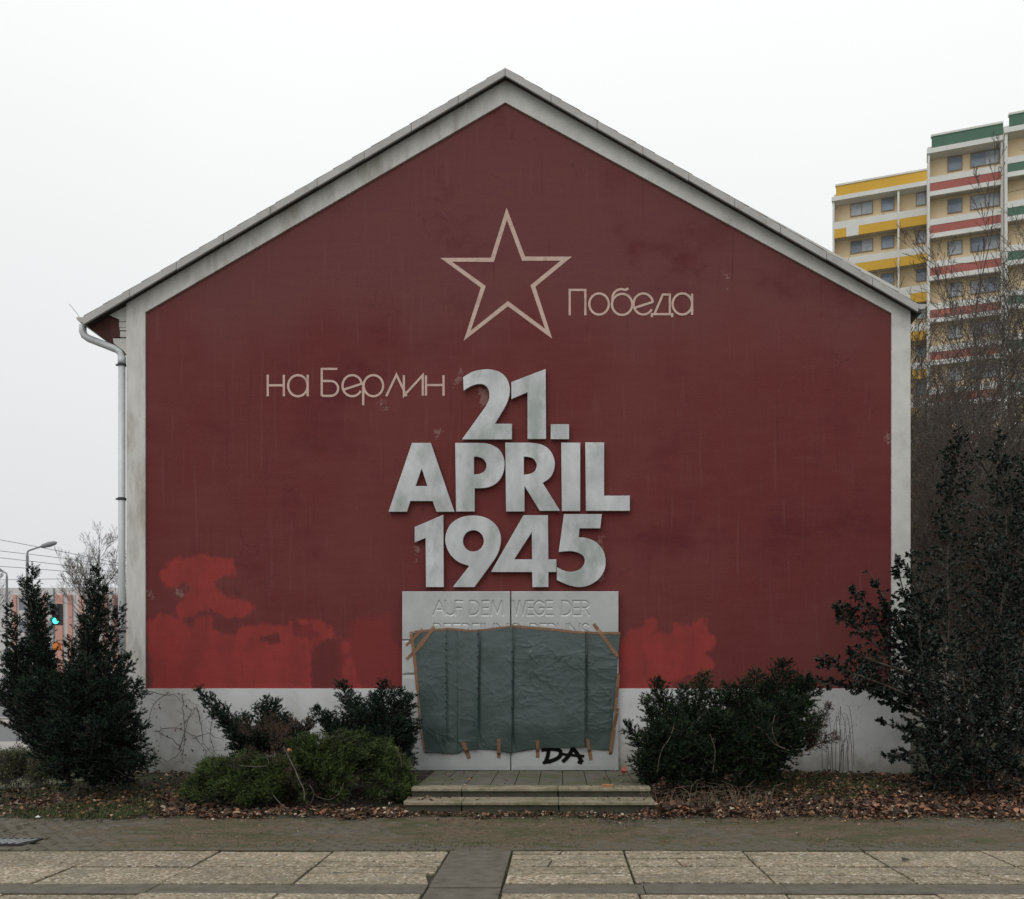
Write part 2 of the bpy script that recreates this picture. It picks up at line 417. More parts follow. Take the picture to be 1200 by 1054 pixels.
def wall_red():
    m = bpy.data.materials.new('wall_red'); m.use_nodes = True
    nt = m.node_tree; N = nt.nodes; K = nt.links.new
    b = N['Principled BSDF']; b.inputs['Roughness'].default_value = .85; b.inputs['Specular IOR Level'].default_value = .10
    tc = N.new('ShaderNodeTexCoord')
    def noise(s, d=6, rough=.6, st=(1, 1, 1)):
        mp = N.new('ShaderNodeMapping'); mp.inputs['Scale'].default_value = st
        K(tc.outputs['Object'], mp.inputs[0])
        n = N.new('ShaderNodeTexNoise'); n.inputs['Scale'].default_value = s; n.inputs['Detail'].default_value = d; n.inputs['Roughness'].default_value = rough
        K(mp.outputs[0], n.inputs['Vector']); return n.outputs[0]
    def mix(f, a, c):
        x = N.new('ShaderNodeMix'); x.data_type = 'RGBA'
        K(f, x.inputs['Factor'])
        if isinstance(a, tuple): x.inputs['A'].default_value = (*a, 1)
        else: K(a, x.inputs['A'])
        if isinstance(c, tuple): x.inputs['B'].default_value = (*c, 1)
        else: K(c, x.inputs['B'])
        return x.outputs['Result']
    def rng_(v, a, c, lo=0., hi=1.):
        r = N.new('ShaderNodeMapRange'); r.interpolation_type = 'SMOOTHSTEP'
        for k, q in (('From Min', a), ('From Max', c), ('To Min', lo), ('To Max', hi)): r.inputs[k].default_value = q
        K(v, r.inputs['Value']); return r.outputs[0]
    def math_(op, a, c):
        x = N.new('ShaderNodeMath'); x.operation = op
        for i, q in enumerate((a, c)):
            if isinstance(q, (int, float)): x.inputs[i].default_value = q
            else: K(q, x.inputs[i])
        return x.outputs[0]
    def attr(nm):
        a = N.new('ShaderNodeAttribute'); a.attribute_name = nm; return a.outputs['Fac']
    old = (.150, .035, .034); faded = (.163, .046, .043); deep = (.112, .022, .028); fresh = (.29, .047, .043); mid = (.20, .037, .036)
    base = mix(rng_(noise(.35, 4), .40, .62), old, faded)
    base = mix(attr('upper'), base, (.160, .060, .060))
    base = mix(rng_(noise(.5, 5, st=(1, 1, 1.3)), .52, .70, 0, .8), base, deep)
    base = mix(rng_(noise(3.2, 8, st=(.5, 1, 1.6)), .45, .72, 0, .22), base, (.185, .060, .056))
    base = mix(rng_(noise(5.5, 5, .6, (2.4, 1, .16)), .55, .78, 0, .40), base, (.19, .085, .080))
    base = mix(rng_(noise(4.3, 5, .6, (2.6, 1, .13)), .60, .78, 0, .45), base, (.075, .022, .024))
    base = mix(rng_(noise(150, 3), .3, .7, 0, .22), base, (.085, .024, .024))
    base = mix(rng_(noise(14, 6, .7), .69, .75, 0, .5), base, (.30, .20, .18))
    wob = math_('MULTIPLY', math_('SUBTRACT', math_('ADD', math_('MULTIPLY', noise(9.0, 8, .65, (1, 1, .45)), .6), math_('MULTIPLY', noise(4.0, 6, .6), .4)), .5), .42)
    brush = mix(rng_(noise(2.4, 6, st=(1, 1, .6)), .40, .66), fresh, (.235, .043, .039))
    f2 = rng_(math_('ADD', attr('patch_mid'), wob), -.06, .10)
    base = mix(math_('MULTIPLY', f2, .85), base, mid)
    f1 = rng_(math_('ADD', attr('patch'), wob), -.03, .045)
    f1 = math_('MULTIPLY', f1, rng_(noise(7.0, 6, .65, (1.8, 1, .25)), .30, .48, .62, 1.))
    f1 = math_('MULTIPLY', f1, rng_(noise(3.1, 7, .7), .30, .46, .8, 1.))
    base = mix(f1, base, brush)
    vo = N.new('ShaderNodeTexVoronoi'); vo.feature = 'DISTANCE_TO_EDGE'; vo.inputs['Scale'].default_value = .55
    nv = N.new('ShaderNodeTexNoise'); nv.inputs['Scale'].default_value = 2.2; nv.inputs['Detail'].default_value = 8
    K(tc.outputs['Object'], nv.inputs['Vector'])
    ad = N.new('ShaderNodeMix'); ad.data_type = 'RGBA'; ad.blend_type = 'ADD'; ad.inputs['Factor'].default_value = .9
    K(tc.outputs['Object'], ad.inputs['A']); K(nv.outputs['Color'], ad.inputs['B']); K(ad.outputs['Result'], vo.inputs['Vector'])
    crk = math_('MULTIPLY', rng_(vo.outputs['Distance'], .0025, .007, 1., 0.), rng_(noise(.8, 3), .50, .62, 0, .24))
    base = mix(crk, base, (.045, .016, .016))
    f3 = rng_(math_('ADD', attr('chip'), math_('MULTIPLY', math_('SUBTRACT', noise(16, 6, .7), .52), .5)), -.01, .03)
    base = mix(math_('MULTIPLY', f3, .38), base, (.34, .25, .23))
    K(base, b.inputs['Base Color'])
    hgt = math_('ADD', math_('MULTIPLY', noise(45, 3), .35), math_('MULTIPLY', noise(3.0, 5, st=(.3, 1, 1.5)), 1.2))
    bp = N.new('ShaderNodeBump'); bp.inputs['Strength'].default_value = .35; bp.inputs['Distance'].default_value = .015
    K(hgt, bp.inputs['Height']); K(bp.outputs[0], b.inputs['Normal'])
    return m
M['wall_red'] = wall_red()

# ------------------------------------------------------------------ terrain helpers
def sstep(x, a, b):
    t = np.clip((np.asarray(x, float) - a) / (b - a), 0, 1)
    return t*t*(3 - 2*t)

def fbm(x, y, seed=0, sc_=1.0, oct_=4):
    r = np.random.default_rng(seed)
    out = np.zeros(np.broadcast(x, y).shape)
    for o in range(oct_):
        for _ in range(3):
            a = r.uniform(0, 2*math.pi); k = sc_ * 2**o * r.uniform(.7, 1.3); ph = r.uniform(0, 6.28)
            out = out + np.sin((x*math.cos(a) + y*math.sin(a))*k + ph) * .5**o / 3
    return out

def bed_z(x, y):
    lift = sstep(y, 12.2, 14.6) * .25
    side = sstep(x, -8.6, -6.3)
    return np.maximum(lift*side, 0) + 0.02*fbm(x, y, 3, 2.5, 3)*sstep(y, 12.1, 12.6) + .012

# ------------------------------------------------------------------ GROUND
V = [(-400, -60, -.05), (400, -60, -.05), (400, 700, -.05), (-400, 700, -.05)]
tag(obj('ground', V, [(0, 1, 2, 3)], M['ground']), kind='structure')

# planting bed in front of the house
nx, ny = 330, 60
xs = np.linspace(-11, 12, nx); ys = np.linspace(11.95, 15.1, ny)
XX, YY = np.meshgrid(xs, ys)
ZZ = bed_z(XX, YY)
ZZ[0, :] = -.04
Fq = np.array([(j*nx+i, j*nx+i+1, (j+1)*nx+i+1, (j+1)*nx+i) for j in range(ny-1) for i in range(nx-1)])
tag(obj('planting_bed', np.stack([XX, YY, ZZ], -1), Fq, M['soil'], smooth=True), kind='structure')

# far left: lawn, footpath, road with kerb
def slabmesh(name, x0, x1, y0, y1, z0, z1, m, kind='structure'):
    b = MB(); b.box(x0, x1, y0, y1, z0, z1)
    return tag(b.build(name, m), kind=kind)
slabmesh('lawn', -60, -6.95, 15.15, 22.2, -.06, .0, M['ground'])
slabmesh('footpath', -60, -7.1, 22.2, 25.0, -.05, .02, M['path'])
slabmesh('road', -80, 80, 37.2, 52, -.06, -.015, M['asphalt'])
slabmesh('kerb', -80, 80, 36.7, 37.2, -.06, .09, M['kerb'])
slabmesh('near_road', -60, -7.1, 25.4, 33.0, -.06, -.01, M['asphalt'])
slabmesh('near_kerb', -60, -7.1, 33.0, 35.0, -.06, .09, M['kerb'])

# pavement of washed-concrete slabs
pav = MB(); pav.box(-9, 9, 5.2, 9.82, -.09, -.034)
pavement = tag(pav.build('pavement', M['soil']), kind='structure')
def piece(name, poly, m, z=.0, inset=.006):
    b = MB(); b.zprism(poly, -.06, z + random.uniform(-.007, .007), inset, .0025)
    return b.build(name, m, pavement)
def shrink(poly, d):
    poly = np.array(poly, float); c = poly.mean(0)
    v = c - poly; ln = np.linalg.norm(v, axis=1)[:, None]
    u = v/ln; n_ = np.sign(u)*np.minimum(np.abs(u)*2, 1)
    return poly + n_*np.array((.009, .022))*(d/.018)
random.seed(19)
JX_L = [-8.31, -7.1, -5.9, -4.70, -3.56, -2.38, -1.165]
JX_R = [-.505, .66, 1.90, 3.17, 4.39, 5.62, 6.85, 8.1]
ROWS = [(9.77, 9.03), (8.99, 8.285), (7.885, 7.14), (7.1, 6.35), (6.33, 5.6)]
def quad_slab(x0, x1, y1, y0, name='slab'):
    g = .009
    j = lambda: random.uniform(-.008, .008)
    piece(name, [(x0+g+j(), y0+j()), (x1-g+j(), y0+j()), (x1-g+j(), y1+j()), (x0+g+j(), y1+j())], M['slab'])
def split_slab(x0, x1, y1, y0, cuts):
    """a slab cracked into pieces; cuts = list of polygons in slab fractions (u right, v away)"""
    for poly in cuts:
        q = [(x0+.002 + u*(x1-x0-.004), y0 + v*(y1-y0)) for u, v in poly]
        piece('slab', shrink(q, .018), M['slab'], 0, .01)
H2 = lambda a, b: [[(0, 0), (1, 0), (1, b), (0, a)], [(0, a), (1, b), (1, 1), (0, 1)]]
H3 = lambda a, b: [[(0, 0), (1, 0), (1, a), (0, a)], [(0, a), (1, a), (1, b), (0, b)], [(0, b), (1, b), (1, 1), (0, 1)]]
cracks = {  # (side, column, row): pieces
    ('L', 5, 0): H2(.30, .26), ('L', 4, 0): H2(.36, .33), ('L', 5, 1): [[(0, 0), (1, 0), (.93, .62), (.4, .72), (0, .6)], [(0, .6), (.4, .72), (.93, .62), (1, .66), (1, 1), (0, 1)]],
    ('R', 0, 0): [[(0, 0), (.33, 0), (.36, .45), (0, .42)], [(.33, 0), (1, 0), (1, .48), (.36, .45)], [(0, .42), (.36, .45), (1, .48), (1, .78), (0, .76)], [(0, .76), (.42, .77), (.45, 1), (0, 1)], [(.42, .77), (1, .78), (1, 1), (.45, 1)]],
    ('R', 0, 1): H2(.55, .60),
    ('R', 1, 0): [[(0, 0), (.42, 0), (.40, .5), (0, .48)], [(.42, 0), (1, 0), (1, .55), (.40, .5)], [(0, .48), (.4, .5), (1, .55), (1, .82), (.6, .80), (0, .78)], [(0, .78), (.6, .80), (.55, 1), (0, 1)], [(.6, .8), (1, .82), (1, 1), (.55, 1)]],
    ('R', 1, 1): H2(.50, .52),
    ('R', 2, 0): [[(0, 0), (.55, 0), (.62, .1), (1, .4), (1, .8), (0, .78)], [(.55, 0), (1, 0), (1, .4), (.62, .1)], [(0, .78), (1, .8), (1, 1), (0, 1)]],
    ('R', 2, 1): [[(0, 0), (1, 0), (1, .42), (.75, .45), (0, .46)], [(0, .46), (.75, .45), (.5, 1), (0, 1)], [(.75, .45), (1, .42), (1, 1), (.5, 1)]],
    ('R', 3, 1): [[(0, 0), (.8, 0), (.62, .45), (0, .42)], [(.8, 0), (1, 0), (1, .48), (.62, .45)], [(0, .42), (.62, .45), (.45, 1), (0, 1)], [(.62, .45), (1, .48), (1, 1), (.45, 1)]],
    ('R', 4, 1): H2(.5, .52), ('L', 3, 2): H2(.6, .55), ('R', 2, 2): H2(.5, .45),
}
for side, JX in (('L', JX_L), ('R', JX_R)):
    for c in range(len(JX)-1):
        for r_, (ya, yb) in enumerate(ROWS):
            k = (side, c, r_)
            if k in cracks: split_slab(JX[c], JX[c+1], ya, yb, cracks[k])
            else: quad_slab(JX[c], JX[c+1], ya, yb)
# dark paving strips between the slab fields, laid in short lengths
def strip_run(x0, x1, y0, y1, n, along='x'):
    for i in range(n):
        a, b = i/n, (i+1)/n
        g = .003
        if along == 'x':
            xa, xb = x0+(x1-x0)*a+g, x0+(x1-x0)*b-g
            piece('paving_strip', [(xa, y0), (xb, y0), (xb, y1), (xa, y1)], M['strip'], -.004, .004)
        else:
            ya, yb = y0+(y1-y0)*a+g, y0+(y1-y0)*b-g
            piece('paving_strip', [(x0, ya), (x1, ya), (x1, yb), (x0, yb)], M['strip'], -.004, .004)
strip_run(-8.3, -1.165, 7.91, 8.26, 6)
strip_run(-.505, 8.1, 7.91, 8.26, 7)
strip_run(-1.15, -.52, 5.6, 9.8, 5, 'y')
# moss growing in the joints between slabs
def tuft_mesh(pts, h, w, lean=.5, curve=.4):
    """grass blades: one bent blade (2 tris + tip) per point"""
    n = len(pts)
    a = rng.uniform(0, 2*np.pi, n); hh = h*rng.uniform(.5, 1.3, n); ln = rng.uniform(0, lean, n)
    dx, dy = np.cos(a), np.sin(a)
    side = np.stack([-dy, dx, np.zeros(n)], -1)*w*.5
    d = np.stack([dx, dy, np.zeros(n)], -1)
    p0 = pts; up = np.array((0, 0, 1.))
    p1 = pts + up*(hh*.55)[:, None] + d*(hh*ln*.35)[:, None]
    p2 = pts + up*hh[:, None]*(1-curve*ln)[:, None] + d*(hh*ln)[:, None]
    Vv = np.stack([p0-side, p0+side, p1+side*.7, p1-side*.7, p2], 1).reshape(-1, 3)
    b = np.arange(n)[:, None]*5
    F = np.concatenate([b+np.array([0, 1, 2]), b+np.array([0, 2, 3]), b+np.array([3, 2, 4])])
    return Vv, F, np.repeat(rng.uniform(0, 1, n), 5)
pts = []
for x in JX_L[2:] + JX_R[:-2]:
    for y in np.arange(7.5, 9.8, .012):
        if random.random() < .45 + .5*(math.sin(x*9+y*5) > .1):
            pts.append((x + random.gauss(0, .012), y, -.012))
for (ya, yb) in ((9.01, 9.01), (7.9, 7.9), (8.267, 8.267), (9.80, 9.80)):
    for x in np.arange(-6.5, 6, .014):
        if (x < -1.16 or x > -.5) and math.sin(x*3.1+ya*7) + math.sin(x*7.7) > .5:
            pts.append((x, ya + random.gauss(0, .006), -.012))
Vv, Fv, av = tuft_mesh(np.array(pts), .018, .006, 1.0)
tag(obj('joint_moss', Vv, Fv, M['grass'], attrs={'var': av}), kind='stuff')

# mossy strip of small setts between pavement and bed
CY0, CY1 = 9.82, 12.15
nx, ny = 420, 70
xs = np.linspace(-9, 9, nx); ys = np.linspace(CY0, CY1, ny)
XX, YY = np.meshgrid(xs, ys)
ZZ = -.009 + .011*fbm(XX, YY, 11, 2.2, 4) + .010*sstep(XX, -5.6, -3.0)*sstep(YY, 10.0, 10.6)
ZZ = np.where((XX > -6.43) & (XX < -5.82) & (YY > 10.19) & (YY < 10.45), -.2, ZZ)
Fq = np.array([(j*nx+i, j*nx+i+1, (j+1)*nx+i+1, (j+1)*nx+i) for j in range(ny-1) for i in range(nx-1)])
M['moss'] = mat('moss', (.118, .090, .060), var=.5, scale=16, stain=(.058, .064, .026), stain_amt=.85, stain_scale=1.9, stain_lo=.45, stain_hi=.62, stretch=(.7, 1.4, 1), bump=.8, bscale=55, dist=.02)
sett_bed = tag(obj('sett_path', np.stack([XX, YY, ZZ], -1), Fq, M['moss'], smooth=True), kind='structure')
def sett_geo(lx, ly, seed):
    r = np.random.default_rng(seed)
    b = MB()
    poly = np.array([(-lx, -ly), (0, -ly), (lx, -ly), (lx, 0), (lx, ly), (0, ly), (-lx, ly), (-lx, 0)], float)/2 * (1 + r.uniform(-.05, .05, (8, 2)))
    b.zprism(poly, -.05, .0, .016, .003)
    return b
variants = []
for s_ in range(6):
    b = sett_geo(.175 + .012*(s_ % 3 - 1), .108, s_)
    variants.append((np.concatenate(b.v), b.f, mesh_np('sett', np.concatenate(b.v), b.f, M['sett'])))
cells = []
y = CY0 + .062; row = 0
while y < CY1 - .05:
    x = -7.4 + (.09 if row % 2 else 0)
    while x < 6.6:
        if abs(x) / y < .63:
            cells.append((x + random.uniform(-.008, .008), y + random.uniform(-.006, .006), row))
        x += .187
    y += .119; row += 1
cells = [c for c in cells if not (-6.5 < c[0] < -5.75 and 10.1 < c[1] < 10.55)]
rest = MB()
for i, (x, y, row) in enumerate(cells):
    rz = random.uniform(-.05, .05); z = random.uniform(-.006, .006) - (.004 if row else -.004)
    vv, ff, me = random.choice(variants)
    if i < 295:
        o = bpy.data.objects.new('sett', me); COL.objects.link(o)
        o.parent = sett_bed; o.location = (x, y, z); o.rotation_euler = (random.uniform(-.03, .03), random.uniform(-.03, .03), rz)
    else:
        c, s_ = math.cos(rz), math.sin(rz)
        rest.add(np.stack([vv[:, 0]*c - vv[:, 1]*s_ + x, vv[:, 0]*s_ + vv[:, 1]*c + y, vv[:, 2] + z], -1), ff)
tag(rest.build('far_setts', M['sett'], sett_bed), kind='stuff')

# gully grate at the left edge
gx0, gx1, gy0, gy1 = -6.45, -5.80, 10.17, 10.47
g = thing('gully_grate', ((gx0+gx1)/2, (gy0+gy1)/2, 0), 'iron gully grate with slanted bars sunk in the mossy setts', 'drain')
b = MB()
b.box(gx0, gx1, gy0, gy0+.025, -.05, .002); b.box(gx0, gx1, gy1-.025, gy1, -.006, .012)
b.box(gx0, gx0+.025, gy0+.026, gy1-.026, -.05, .012); b.box(gx1-.025, gx1, gy0+.026, gy1-.026, -.05, .012)
b.build('frame', M['iron'], g)
b = MB(); b.box(gx0+.026, gx1-.026, gy0+.026, gy1-.026, -.14, -.09); b.build('sump', M['black_paint'], g)
x = gx0 + .03
while x < gx1 - .13:
    b = MB()
    b.add([(x, gy0+.026, .01), (x+.024, gy0+.026, .01), (x+.104, gy1-.026, .01), (x+.08, gy1-.026, .01),
           (x, gy0+.026, .002), (x+.024, gy0+.026, .002), (x+.104, gy1-.026, .002), (x+.08, gy1-.026, .002)],
          [(0, 1, 2, 3), (0, 4, 5, 1), (1, 5, 6, 2), (3, 2, 6, 7), (0, 3, 7, 4), (4, 7, 6, 5)])
    b.build('bar', M['zinc'], g)
    x += .078

# ------------------------------------------------------------------ THE HOUSE
WY = 15.0
W = lambda px, py, Y=WY: (P(px, py, Y)[0], P(px, py, Y)[2])
xl, _ = W(148, 0); xr, _ = W(1067, 0)
house = thing('gable_house', ((xl+xr)/2, WY, .0), 'house with dark red gable wall framed in white plaster', 'house')
# red render
RA, RL, RR = (592, 120), (170, 366), (1045, 367)
ZB = W(0, 806)[1]
YR = WY + .035
cols_px = np.unique(np.concatenate([np.linspace(170, 592, 116), np.linspace(592, 1045, 124)]))
def red_top(px):
    return np.where(px < 592, 366 + (px-170)*(120-366)/(592-170), 120 + (px-592)*(367-120)/(1045-592))
nr = 190
VV = []
tv = np.linspace(0, 1, nr)**1.15
for c in cols_px:
    x, zt = W(c, float(red_top(c)))
    for t in tv:
        VV.append((x, YR, (ZB-.02) + (zt+.02-ZB+.02)*t))
VV = np.array(VV); ncx = len(cols_px)
Fw = np.array([(i*nr+j, (i+1)*nr+j, (i+1)*nr+j+1, i*nr+j+1) for i in range(ncx-1) for j in range(nr-1)])
# paint patches as signed distances (metres, positive inside)
ppx = VV[:, 0]*FPX/YR + CX; ppz = CY - (VV[:, 2]-EYE)*FPX/YR
PT = np.stack([ppx, ppz], -1)
def sdf(poly):
    poly = np.array(poly, float); n = len(poly)
    d = np.full(len(PT), 1e9); ins = np.zeros(len(PT), bool)
    for i in range(n):
        a, b_ = poly[i], poly[(i+1) % n]
        e = b_ - a; w = PT - a
        t = np.clip((w@e)/(e@e+1e-9), 0, 1)
        d = np.minimum(d, np.linalg.norm(w - t[:, None]*e, axis=1))
        c = ((a[1] > PT[:, 1]) != (b_[1] > PT[:, 1]))
        xi = (b_[0]-a[0])*(PT[:, 1]-a[1])/(b_[1]-a[1]+1e-12) + a[0]
        ins ^= c & (PT[:, 0] < xi)
    return np.where(ins, d, -d)/73.0
cv = lambda pts, s=3.75, ox=160, oy=620: [(x/s+ox, y/s+oy) for x, y in pts]
pa = [cv([(100,190),(130,145),(200,125),(270,110),(300,85),(320,115),(430,130),(435,200),(400,215),(340,230),(360,270),(400,300),(500,315),(525,345),(490,390),(420,390),(350,370),(300,350),(230,400),(170,390),(190,310),(240,255),(200,230),(150,270),(110,240)]),
      cv([(42,410),(110,375),(200,390),(330,385),(350,430),(390,460),(460,430),(650,420),(700,395),(800,400),(860,440),(885,480),(840,492),(785,510),(765,560),(775,720),(70,720),(62,560),(45,520)]),
      cv([(905,500),(940,500),(985,720),(910,720)]),
      [(x/2.4+700, y/2.4+700) for x, y in [(40,270),(40,130),(90,95),(130,80),(150,55),(175,60),(165,100),(200,100),(210,75),(260,75),(300,55),(310,95),(340,120),(330,150),(310,160),(330,190),(310,215),(270,215),(220,240),(215,270)]]]
neg = [cv([(690,420),(770,420),(800,470),(740,480),(690,470)]), cv([(540,470),(625,470),(630,500),(560,500)]), cv([(350,400),(440,400),(440,450),(380,460)]),
       cv([(205,395),(260,390),(240,420),(210,415)])]
patch = np.max([sdf(q) for q in pa], 0)
for q in neg:
    patch = np.minimum(patch, -sdf(q))
mid_ = np.max([sdf(q) for q in [cv([(940,400),(1110,370),(1140,500),(1190,540),(1190,720),(890,720),(890,510),(930,480)]),
        cv([(690,420),(790,415),(830,470),(740,500),(690,470)])]], 0)
chips = [[(848,320),(853,322),(852,338),(849,340)], [(1036,508),(1044,506),(1044,520),(1037,520)], [(440,470),(450,469),(452,480),(446,482)], [(560,455),(572,453),(575,472),(562,474)],
         [(508,503),(516,502),(517,510),(510,512)], [(205,690),(213,690),(213,698),(206,699)], [(172,693),(178,692),(179,700),(172,700)], [(487,635),(491,635),(490,655),(487,655)], [(700,630),(706,628),(706,680),(701,684)],
         [(532,440),(540,432),(542,446),(534,450)]]
chip = np.max([sdf(q) for q in chips], 0)
upper = sstep(-PT[:, 1] + 14*np.sin(PT[:, 0]/37) + 9*np.sin(PT[:, 0]/13+1), -430, -330)*.85
red_wall = obj('red_wall', VV, Fw, M['wall_red'], house, smooth=True, attrs={'patch': patch, 'patch_mid': mid_, 'chip': chip, 'upper': upper})

# white border bands (pilaster + raking band), plinth
def wprism(name, poly_px, y0, y1, m, parent, ref=None):
    b = MB(); b.prism([W(x, y, ref or y0) for x, y in poly_px], y0, y1)
    return b.build(name, m, parent)
wprism('border_band', [(148, 806), (170, 806), (170, 366), (592, 120), (592, 84), (148, 345.5)], WY, WY+.30, M['plaster_dirty'], house, WY)
wprism('border_band', [(1067, 806), (1067, 346), (592, 84), (592, 120), (1045, 367), (1045, 806)], WY, WY+.30, M['plaster_white'], house, WY)
wprism('plinth', [(148, 807), (1067, 807), (1067, 935), (148, 935)], WY+.003, WY+.30, M['plinth'], house, WY)
b = MB()
zt = W(0, 350)[1]
b.box(xl+.01, xl+.3, WY+.301, 36, -.05, zt); b.box(xr-.3, xr-.01, WY+.301, 36, -.05, zt); b.box(xl+.3, xr-.3, 35.7, 36, -.05, zt)
b.build('side_wall', M['plaster_white'], house)
# painted star and lettering
YP = YR - .004
pcount = [0]
def ribbon(b, pts, w, y, closed=False):
    pts = [np.array(p, float) for p in pts]
    n = len(pts); Lf, Rt = [], []
    for i in range(n):
        if closed: a, c = pts[(i-1) % n], pts[(i+1) % n]
        else: a, c = pts[max(i-1, 0)], pts[min(i+1, n-1)]
        d1 = pts[i]-a; d2 = c-pts[i]
        l1, l2 = np.linalg.norm(d1), np.linalg.norm(d2)
        d1 = d1/l1 if l1 > 1e-9 else d2/l2
        d2 = d2/l2 if l2 > 1e-9 else d1
        n1 = np.array((-d1[1], d1[0])); n2 = np.array((-d2[1], d2[0]))
        m_ = n1+n2; m_ /= np.linalg.norm(m_)+1e-9
        k = w/2/max(np.dot(m_, n1), .35)
        Lf.append(pts[i]+m_*k); Rt.append(pts[i]-m_*k)
    yy = y - pcount[0]*.00025
    pcount[0] = (pcount[0]+1) % 12
    V = [(p[0], yy, p[1]) for p in Lf] + [(p[0], yy, p[1]) for p in Rt]
    rr = range(n if closed else n-1)
    b.add(V, [(i, (i+1) % n, n+(i+1) % n, n+i) for i in rr])
arc = lambda cx, cy, rx, ry, a0, a1, n=20: [(cx+rx*math.cos(math.radians(a0+(a1-a0)*k/n)), cy-ry*math.sin(math.radians(a0+(a1-a0)*k/n))) for k in range(n+1)]
c2 = lambda p: W(p[0]/2.182+290, p[1]/2.182+230, YP)
c3 = lambda p: W(p[0]/3.75+440, p[1]/3.75+420, YP)
star = [(663,45),(706,160),(815,160),(730,230),(770,352),(666,275),(562,357),(603,232),(508,163),(626,163)]
b = MB(); ribbon(b, [c2(p) for p in star], .068, YP, True)
b.build('painted_star', M['paint_beige'], red_wall)
b = MB(); LW = .036
def st(pts, f=c2): ribbon(b, [f(p) for p in pts], LW, YP)
# Победа
st([(824,305),(824,240),(864,240),(864,305)])
st(arc(899,276,25,27,0,360,28))
st(arc(958,277,26,27,0,360,28)); st(spline([(933,272),(934,255),(942,243),(955,238),(966,240),(974,236)], 4))
st(arc(1012,276,25,27,8,330,26)); st([(990,286),(1036,271)])
st([(1034,310),(1034,302),(1086,302),(1086,310)]); st([(1041,301),(1062,252),(1080,252),(1080,301)])
st(arc(1112,276,25,27,0,360,28)); st([(1137,250),(1137,304)])
b.build('painted_lettering', M['paint_beige'], red_wall)
# на Берлин
b = MB()
st([(52,457),(52,512)]); st([(93,457),(93,512)]); st([(53,484),(92,484)])
st(arc(129,485,25,27,0,360,28)); st([(154,457),(154,512)])
st([(230,442),(190,442),(190,511)]); st([(191,473)] + arc(213,492,19,19,90,-90,14) + [(191,511)])
st(arc(268,485,25,27,8,330,26)); st([(246,495),(292,480)])
st(arc(322,485,25,27,0,360,28)); st([(296,480),(296,535)])
st([(355,512),(381,457),(407,512)])
st([(125,75),(125,165),(208,75),(208,165)], c3)
st([(222,75),(222,165)], c3); st([(299,75),(299,165)], c3); st([(223,118),(298,118)], c3)
b.build('painted_lettering', M['paint_beige'], red_wall)

# roof
VY = WY - .15
def RP(px, py): return W(px, py, VY)
LT, AT, RT = (97, 372), (592, 80.5), (1076, 357)
roof_b = MB()
for (a, c) in ((LT, AT), (AT, RT)):
    (x0, z0), (x1, z1) = RP(*a), RP(*c)
    roof_b.prism([(x0, z0-.02), (x1, z1-.02), (x1, z1-.09), (x0, z0-.09)], VY+.03, 36.3)
roof = roof_b.build('roof', M['dark_wood'], house)
def along(a, c, n):
    return [((a[0]+(c[0]-a[0])*i/n, a[1]+(c[1]-a[1])*i/n), (a[0]+(c[0]-a[0])*(i+1)/n, a[1]+(c[1]-a[1])*(i+1)/n)) for i in range(n)]
for (a, c, n) in ((LT, AT, 9), (AT, RT, 9)):
    for p, q in along(a, c, n):
        (x0, z0), (x1, z1) = RP(*p), RP(*q)
        j = random.uniform(-.004, .004)
        g_ = .004
        b = MB()
        b.prism([(x0+g_, z0+j), (x1-g_, z1+j), (x1-g_, z1-.118+j), (x0+g_, z0-.118+j)], VY-.012+j*.4, VY+.028)
        b.build('verge_board', M['verge'], roof)
    for p, q in along(a, c, 22):     # edge tiles: each lies a little tilted on the next
        (x0, z0), (x1, z1) = RP(*p), RP(*q)
        up = z1 > z0
        lo, hi = (.040, .030) if up else (.030, .040)
        b = MB()
        b.prism([(x0, z0+lo), (x1, z1+hi), (x1, z1-.016), (x0, z0-.016)], VY+.031, VY+.36)
        b.build('roof_tile', M['roof_tile'], roof)
b = MB()
(x0, z0), (x1, z1), (x2, z2) = RP(*LT), RP(*AT), RP(*RT)
b.prism([(x0, z0), (x1, z1), (x1, z1+.03), (x0, z0+.03)], VY+.37, 36.3); b.prism([(x1, z1), (x2, z2), (x2, z2+.03), (x1, z1+.03)], VY+.37, 36.3)
tag(b.build('tile_field', M['roof_tile'], roof), kind='stuff')
# left eaves: cornice return, dark soffit, gutter, downpipe
c7 = lambda x, y: (x/8.783+70, y/8.783+330)
wprism('cornice_return', [c7(*p) for p in [(688,236),(500,340),(597,380),(602,400),(688,400)]], WY+.035, WY+.4, M['plaster_white'], house, WY)
for yy0, yy1, xx, mm in ((404, 462, 597, .045), (470, 494, 606, .035), (502, 560, 606, .05)):
    wprism('cornice_moulding', [c7(xx, yy0), c7(688, yy0), c7(688, yy1), c7(xx, yy1)], WY+mm, WY+.4, M['plaster_white'], house, WY)
wprism('cornice_return', [c7(*p) for p in [(530,575),(688,575),(688,765),(640,700),(540,625)]], WY+.05, WY+.4, M['plaster_white'], house, WY)
wprism('eaves_soffit', [c7(*p) for p in [(300,395),(460,345),(560,372),(596,385),(598,462),(605,470),(605,560),(528,568),(522,610),(390,548),(300,450)]], WY+.055, 36, M['cornice_brown'], house, WY)
